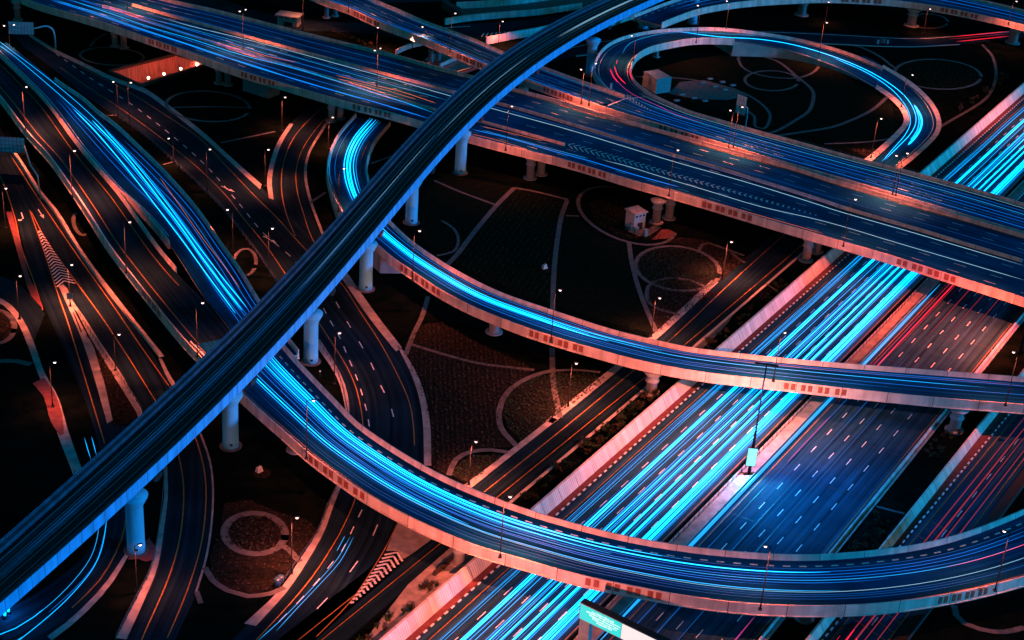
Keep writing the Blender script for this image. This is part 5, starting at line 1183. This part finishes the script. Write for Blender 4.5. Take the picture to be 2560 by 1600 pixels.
for pts, mat in [([(905,262),(960,225),(1030,180),(1085,150)], 'amber'), ([(940,270),(1010,225),(1080,180),(1140,160)], 'red1'), ([(1020,232),(1090,195),(1180,168)], 'amber'), ([(960,262),(1040,215),(1140,172)], 'blue2'),([(1100,195),(1160,180),(1200,168)], 'red1')]:
    streak(resample(spline(px(pts, 0.6), 3), 30), .07, mat, 'red and amber streak on the road between flyover and upper ramp', 'streaks between flyover and upper ramp')
for pts, mat in [([(2380,92),(2430,87),(2524,78)], 'red2'), ([(2370,98),(2440,92),(2524,84)], 'red1'), ([(2390,104),(2450,98),(2524,90)], 'red2')]:
    streak(resample(spline(px(pts, 0.6), 3), 20), .09, mat, 'red streak on the far road at upper right', 'red streaks on the far road')
for c0, c1 in (((1361,88),(1452,38)), ((1371,92),(1462,42))):
    pass
for u, a, b, mat, rad in [(.40,.80,.97,'ice',.06),(.44,.80,.97,'ice',.06),(.5,.3,.55,'ice',.025),(.47,.02,.45,'blue1',.03),(.53,.02,.45,'blue1',.03),(.42,.55,.75,'ice',.03)]:
    dst(MV, u, a, b, rad, mat, 'thin pale streak along the rail viaduct tracks', 'pale streaks on the rail viaduct', 0.75, 0)

# ------------------------------------------------------------------ buildings and boxes
def house(name, label, cat, corner, h, w1, w2, rz, roofmat='roof', over=0.35, parapet=True, wins=True, wall='plaster', rows=2):
    """corner: surveyed foot of the corner nearest the camera; w1 runs left, w2 runs right"""
    c = at(*corner); t = thing(name, label, cat, tuple(c), rz)
    mb = MB(); mb.box((-w1/2, w2/2, h/2), (w1/2, w2/2, h/2)); wl = mb.build('wall', M[wall], t)
    mb = MB(); mb.box((-w1/2, w2/2, h+0.16), (w1/2+over, w2/2+over, 0.15))
    mb.box((-w1/2, w2/2, h+0.34), (w1/2+over-0.25, w2/2+over-0.25, 0.03)); mb.build('roof', M[roofmat], t)
    if wins:
        for rr in range(rows):
            zz = h*(0.86 - 0.5*rr)
            for k in range(3):
                m1 = MB(); m1.box((-w1*(0.18+0.32*k), -0.02, zz), (w1*0.09, 0.03, h*0.05)); 
                if rr == 0: m1.build('window', M['glass'], t)
                m2 = MB(); m2.box((0.02, w2*(0.18+0.32*k), zz), (0.03, w2*0.09, h*0.05)); m2.build('window', M['glass'], t)
        m1 = MB(); m1.box((-w1*0.45, -0.03, h*0.22), (w1*0.22, 0.04, h*0.22)); m1.build('door', M['dark'], t)
    return t
hs = house('pump_house', 'small two storey pump house with reddish roof standing below the wide flyover', 'utility building', (1611,572), 4.6, 3.6, 3.6, 0.62)
for pxy, lab in [((1590,584), 'left one of two blue grey cabinets in front of the pump house'), ((1613,590), 'right one of two blue grey cabinets in front of the pump house'), ((1578,576), 'blue grey cabinet at the left side of the pump house')]:
    q = at(*pxy); t = thing('utility_cabinet', lab, 'cabinet', tuple(q), 0.62, 'cabinets around the pump house'); mb = MB(); mb.box((0,0,0.9), (0.5,0.42,0.9)); mb.box((0,0,1.84), (0.56,0.48,0.04)); mb.build('cabinet_body', M['utility'], t); mb = MB(); mb.box((0,-0.43,0.9), (0.42,0.015,0.78)); mb.build('door', M['signback'], t)
fill('paved_apron', px([(1560,572),(1575,566),(1616,575),(1634,564),(1652,570),(1624,590),(1600,592),(1570,580)]), 0.09, M['pave'], smooth=False)
fill('paved_apron', px([(1655,574),(1672,574),(1692,584),(1678,596),(1630,600)]), 0.09, M['redpave_glow'], smooth=False)
_v = at(742,69) - at(690,62)
house('roofed_booth', 'small booth with flat teal roof behind the wide flyover', 'booth', (742,69), 3.3, 6.8, 4.2, math.atan2(_v[1], _v[0]), 'tealroof', 0.7, rows=1)
house('white_container', 'pale blue windowless hut under the wide flyover', 'hut', (672,247), 3.4, 10.0, 5.0, 0.42 - 0.95, 'tealroof', 0.05, wins=False, wall='utility')
house('concrete_box', 'blue grey windowless box building inside the loop garden', 'utility building', (1675,230), 4.6, 5.5, 7.5, 0.55, 'tealroof', 0.02, wins=False, wall='utility')
fill('paved_apron', px([(1700,205),(1760,200),(1840,222),(1870,240),(1820,250),(1740,248),(1690,238),(1672,234)]), 0.03, M['pave'], smooth=False)
for k, pxy in enumerate([(1775,198),(1806,206),(1832,214),(1756,208),(1787,217),(1812,225),(1705,237),(1735,246),(1762,253),(1692,252)]):
    q = at(*pxy); t = thing('lid_slab', 'pale concrete hatch slab on the ground of the loop garden', 'hatch', tuple(q), 0.5, 'hatch slabs beside the box building'); mb = MB(); mb.box((0,0,0.16), (0.9,0.5,0.16)); mb.build('slab', M['utility'], t)
def stone(pxy, lab, s=0.9):
    q = at(*pxy); t = thing('marker_stone', lab, 'stone', tuple(q), random.random()); mb = MB(); mb.box((0,0,s*0.6), (s*0.7,s*0.55,s*0.6), 0.3, 0.7); mb.box((0.2*s,0.1*s,s*1.25), (s*0.35,s*0.3,s*0.12), 0.8, 0.5); mb.build('block', M['rock'], t)
    mb = MB(); mb.lathe((0.3,-0.6,0), [(1.9*s,0.0),(1.5*s,0.1),(0.6*s,0.16),(0.1,0.17)], 12); mb.build('mound', M['soil'], t)
stone((1361,672), 'pale block on a mound in the dark bed below the flyover'); stone((648,1180), 'pale stone block in the dark ground below the viaduct')
# sunken ramp with lit walls under the flyover
pitr = thing('lit_pit', 'walled underpass opening with red lit walls and four bright lamps', 'underpass mouth', tuple(at(370,180)))
W_ = [at(*p) for p in PIT]; PD = -5.0
for k in range(4):                                   # wall down to the floor and a raised rim on top
    a, b = W_[k], W_[(k+1) % 4]; d = (b-a)[:2]/np.linalg.norm((b-a)[:2]); n_ = np.array([d[1], -d[0]])
    if n_ @ (sum(W_)/4 - a)[:2] < 0: n_ = -n_        # towards the inside
    mb = MB(); mb.grid([[(*(q[:2]+n_*x), z) for x, z in [(0.002,PD),(0.002,-0.01),(0.3,-0.01),(0.3,PD)]] for q in (a, b)], closed=True, caps=True); local(pitr, mb.build('wall', M['pitwall']))
    mb = MB(); e = d*0.45*(1 if k % 2 else -0.1); mb.grid([[(*(q[:2]+n_*x), z) for x, z in [(-0.55,0.0),(-0.55,0.75),(0.34,0.75),(0.34,0.0)]] for q in (a[:2]-e, b[:2]+e)], closed=True, caps=True); local(pitr, mb.build('rim', M['conc']))
mb = MB(); mb.poly([(p[0], p[1], PD+0.01) for p in W_]); local(pitr, mb.build('floor', M['pitwall']))
for pxy, e in [((371,196),0.7),((410,186),1.3),((452,173),0.8),((492,163),0.7)]:
    q = at(*pxy, -0.6); mb = MB(); mb.lathe(q, [(0.1,-0.3),(0.3,0.0),(0.42,0.25),(0.2,0.5)], 10); hd = local(pitr, mb.build('pit_lamp', M['pit'], smooth=True))
    mb = MB(); mb.tube([(q[0],q[1],q[2]-0.3),(q[0],q[1],PD)], 0.06, 6); local(pitr, mb.build('lamp_post', M['metal']))
    ld = bpy.data.lights.new('pit_light', 'POINT'); ld.energy = 1500*e; ld.color = (1.0, 0.12, 0.07); ld.shadow_soft_size = 0.3; o = bpy.data.objects.new('pit_light', ld); COL.objects.link(o); o.location = q + np.array([-0.4, 0.7, 0.3])

# ------------------------------------------------------------------ signs
def panel_sign(name, label, center, zc, wdt, hgt, yaw, back=True, cells=(6, 3), face='bluesign'):
    """sign board seen from behind or from the front, on a bent pole"""
    c = at(*center, zc); t = thing(name, label, 'road sign', (c[0], c[1], 0), yaw)
    mb = MB(); mb.box((0,0,zc), (wdt/2, 0.06, hgt/2)); pl = mb.build('sign_panel', M['signback' if back else face], t)
    mb = MB(); y = -0.075
    for k in range(cells[0]+1):
        mb.box((-wdt/2+wdt*k/cells[0], y, zc), (0.05, 0.02, hgt/2))
    for k in range(cells[1]+1):
        mb.box((0, y-0.003, zc-hgt/2+hgt*k/cells[1]), (wdt/2, 0.02, 0.04))
    mb.build('frame_rail', M['dark'], pl)
    return t, c
t, c = panel_sign('sign_gantry', 'back of a blue grey gantry sign with a bent pole at top left', (53,70), 7.0, 7.6, 4.0, 0.12, True, (8, 2))
e = at(139,124,0) - np.array([c[0], c[1], 0]); ca, sa = math.cos(-0.12), math.sin(-0.12); ex, ey = e[0]*ca-e[1]*sa, e[0]*sa+e[1]*ca
mb = MB(); mb.tube(spline([np.array(p) for p in [(-3.6,-0.3,6.6),(0,-0.3,6.7),(4.2,-0.3,7.2),(ex-2.0,ey*0.5,7.7),(ex-0.5,ey*0.9,6.6),(ex,ey,4.6),(ex,ey,0)]], 0.8), 0.26, 8); mb.build('bent_pole', M['signback'], t, smooth=True)
t, c = panel_sign('sign_gantry', 'back of a grid framed blue grey sign at the left edge above the split road', (28,362), 7.0, 7.0, 4.2, 0.05, True, (7, 4))
e = at(92,500,0) - np.array([c[0], c[1], 0]); mb = MB(); mb.tube([(3.4,-0.2,7.0),(e[0]*0.7,e[1]*.7,6.9),(e[0]*0.95,e[1]*.95,6.0),(e[0],e[1],0)], 0.18, 8); mb.build('bent_pole', M['signback'], t, smooth=True)
# white arrow sign on a bent pole beside the merged ramp
t, c = panel_sign('direction_sign', 'tall pale direction sign with arrows on a bent pole beside the merged ramp', (1853,262), 8.8, 3.4, 5.8, -0.75, False, (3, 4), 'palesign')
mb = MB()
for r_ in range(4):
    for q in range(3):
        x, z = -1.1+q*1.1, 6.7+r_*1.4; mb.quad((x-.06,-0.105,z-.3), (x+.06,-0.105,z-.3), (x+.06,-0.105,z+.1), (x-.06,-0.105,z+.1)); mb.poly([(x-.22,-0.105,z+.1), (x+.22,-0.105,z+.1), (x,-0.105,z+.36)])
mb.build('sign_arrow', M['bluesign'], t)
mb = MB(); mb.tube(spline([np.array(p) for p in [(-0.8,0.3,8.4),(1.2,0.3,8.8),(1.9,0.5,8.4),(2.1,0.6,7.2),(2.1,0.6,0)]], 0.5), 0.2, 8); mb.build('bent_pole', M['signback'], t, smooth=True)
# marker plate on the nose of the merge
q = at(1527,225,9.1); t = thing('marker_plate', 'small pale blue marker plate on the parapet nose at the loop merge', 'road sign', tuple(q), 0.3)
mb = MB(); mb.box((0,0,1.2), (0.32,0.04,0.9)); pl = mb.build('sign_plate', M['signback'], t); mb = MB(); mb.tube([(0,0.06,0),(0,0.06,2.0)], 0.05, 6); mb.build('post', M['pole'], t)
mb = MB()
for k in range(3): mb.quad((-.2,-0.045,0.6+k*.5), (0,-0.045,0.85+k*.5), (.2,-0.045,0.6+k*.5), (0,-0.045,0.72+k*.5))
mb.build('chevron', M['dark'], pl)
# small blue sign on the island lamp
q = at(174,742,0) ; lb = at(176,765,0.1); t = thing('small_sign', 'small dark blue sign plate fixed to the island lamp pole', 'road sign', (lb[0], lb[1]-0.16, 0), 0.0)
mb = MB(); mb.box((0,0,2.6), (0.65,0.03,0.8)); mb.build('sign_plate', M['bluesign'], t); mb = MB(); mb.box((0,0.05,2.6), (0.1,0.06,0.1)); mb.build('clamp', M['metal'], t)
# variable message gantry over the highway at the bottom edge
gl = at(1482,1600,0) ; zg = 6.0
g0 = at(1450,1506,8.6); g1 = at(1830,1690,8.6); gd = (g1-g0)[:2]; gl_ = np.linalg.norm(gd); yaw = math.atan2(gd[1], gd[0])
t = thing('message_gantry', 'dark portal gantry with a glowing teal and white message sign at the bottom edge', 'sign gantry', (g0[0], g0[1], 0), yaw)
mb = MB(); mb.box((gl_/2,0.7,7.0), (gl_/2,0.7,1.6)); bd = mb.build('beam', M['utility'], t)
mb = MB()
for k in range(6): mb.box((gl_/2,0.1+k*0.24,8.64), (gl_/2,0.05,0.04))
mb.build('louvre', M['dark'], bd)
mb = MB(); mb.box((1.2,0.7,2.7), (0.95,0.6,2.69)); mb.build('leg', M['utility'], t); mb = MB(); mb.box((gl_-1.2,0.7,2.7), (0.95,0.6,2.69)); mb.build('leg', M['utility'], t)
mb = MB(); mb.box((4.1,-0.03,7.0), (3.9,0.03,1.45)); pn = mb.build('message_panel', M['vmsg'], t)
mb = MB(); mb.box((12.5,-0.03,7.0), (4.4,0.03,1.45)); mb.build('message_panel', M['vmsw'], t)
mb = MB(); rr = random.Random(3)      # blurred lines of illegible lettering
for ln, (x0, x1, z) in enumerate([(2.4,6.6,7.95),(1.4,7.6,7.55),(2.0,7.2,7.1),(2.6,7.0,6.65),(3.4,6.4,6.25)]):
    x = x0
    while x < x1:
        wd = rr.uniform(0.1, 0.42); hh = rr.uniform(0.08, 0.17); mb.box((x+wd/2, -0.075, z+rr.uniform(-.05,.05)), (wd/2, 0.012, hh)); x += wd + rr.uniform(0.04, 0.14)
mb.build('lettering', M['vmst'], pn)
ld = bpy.data.lights.new('sign_light', 'AREA'); ld.shape = 'RECTANGLE'; ld.size = 16; ld.size_y = 2.6; ld.energy = 900; ld.color = (0.3, 0.9, 1.0); lo = bpy.data.objects.new('sign_light', ld); COL.objects.link(lo); lo.parent = t; lo.location = (gl_/2,-0.12,7.0); lo.rotation_euler = (math.radians(-90),0,0)

# ------------------------------------------------------------------ fences and rails
fence('dark rail fence between the dark gap and the ground road, upper left', px([(286,288),(361,339),(432,404),(500,468),(557,525)]), 1.1, 2.6)
fence('dark rail fence beside the ground road left of the viaduct', px([(557,525),(620,605),(656,655),(688,705)]), 1.1, 2.6)
fence('dark rail fence on the inner bend of the ground road below the viaduct', px([(792,852),(818,890),(843,930),(858,975),(868,1030)]), 1.1, 2.2)
fence('dark rail fence on the right side of the traffic island', spline(px([(196,785),(225,832),(262,890),(300,945),(330,990),(356,1030)])), 1.1, 1.9)
fence('low white rail on the left side of the traffic island tip', px([(184,786),(203,832)]), 0.7, 1.6, 2, 0, mat='pole')
fence('thin rail along the outer kerb of the curving road at lower left', spline(px([(418,1110),(400,1310),(376,1430),(330,1520),(290,1600)])), 1.0, 2.6)
fence('thin rail along the kerb of the road below the sweeping ramp', spline(px([(848,1208),(818,1270),(796,1330),(746,1404),(700,1470)])), 1.0, 2.6)
fence('salmon lit rail fence on the road behind the wide flyover', px([(742,68),(800,72),(880,78),(985,86)]), 1.0, 4.5, mat='pole')
fence('guard rail with dark brackets on the far parapet of the merged ramp', dline(B2, u=0.995, a=0.40, b=1.0, z=1.12), 0.55, 2.6, 1, name='guard_rail_fence')
# blue bins beside the lower kerb, small barrier by the pier, junk at the bend
for pxy, lab in [((693,1462), 'left dark blue bin by the kerb of the lower road'), ((702,1455), 'right dark blue bin by the kerb of the lower road')]:
    q = at(*pxy); t = thing('bin', lab, 'bin', tuple(q), 0.4, 'bins by the lower kerb'); mb = MB(); mb.lathe((0,0,0), [(0.45,0.02),(0.5,0.5),(0.52,1.15)], 12); mb.build('drum', M['blue'], t, smooth=True); mb = MB(); mb.lathe((0,0,1.152), [(0.55,0.0),(0.55,0.08),(0.3,0.16)], 12); mb.build('lid', M['blue'], t)
q = at(1112,1416); t = thing('concrete_barrier', 'short grey concrete barrier beside the sweeping ramp pier', 'barrier', tuple(q), math.atan2(HD[1], HD[0])); mb = MB(); mb.grid([[(x,-0.35,0),(x,-0.14,0.9),(x,0.14,0.9),(x,0.35,0)] for x in (-3.4,3.4)], closed=True, caps=True); mb.build('block', M['conc'], t)
q = at(800,942); t = thing('marker_post', 'small dark post with white top in the wedge beside the viaduct pier', 'post', tuple(q)); mb = MB(); mb.box((0,0,0.6), (0.14,0.14,0.6)); mb.build('post_body', M['dark'], t); mb = MB(); mb.box((0,0,1.32), (0.16,0.16,0.12)); mb.build('post_cap', M['white'], t)
for k, pxy in enumerate([(2194,109),(2204,107),(2210,108),(2218,109)]):
    q = at(*pxy); t = thing('roadside_box', 'small pale box in the row on the kerb of the far road', 'box', tuple(q), 0.2, 'boxes on the far kerb'); mb = MB(); mb.box((0,0,0.7), (0.4,0.3,0.7)); mb.build('box_body', M['utility'], t)
for k, pxy in enumerate([(13,1545),(22,1535)]):
    q = at(*pxy); t = thing('roadwork_lantern', 'glowing blue lantern on the ground at the lower left edge', 'lantern', tuple(q), 0, 'lanterns at the lower left edge'); mb = MB(); mb.lathe((0,0,0), [(0.25,0.01),(0.25,0.5),(0.15,0.55)], 10); mb.build('stand', M['dark'], t); mb = MB(); mb.lathe((0,0,0.56), [(0.2,0.0),(0.24,0.4),(0.2,1.0 if k == 0 else 0.5)], 10); mb.build('lit_lens', M['cyan3'], t)
    ld = bpy.data.lights.new('lantern_light', 'POINT'); ld.energy = 900; ld.color = (0.02, 0.3, 1.0); ld.shadow_soft_size = 0.2; lo = bpy.data.objects.new('lantern_light', ld); COL.objects.link(lo); lo.parent = t; lo.location = (0, 0, 2.2)
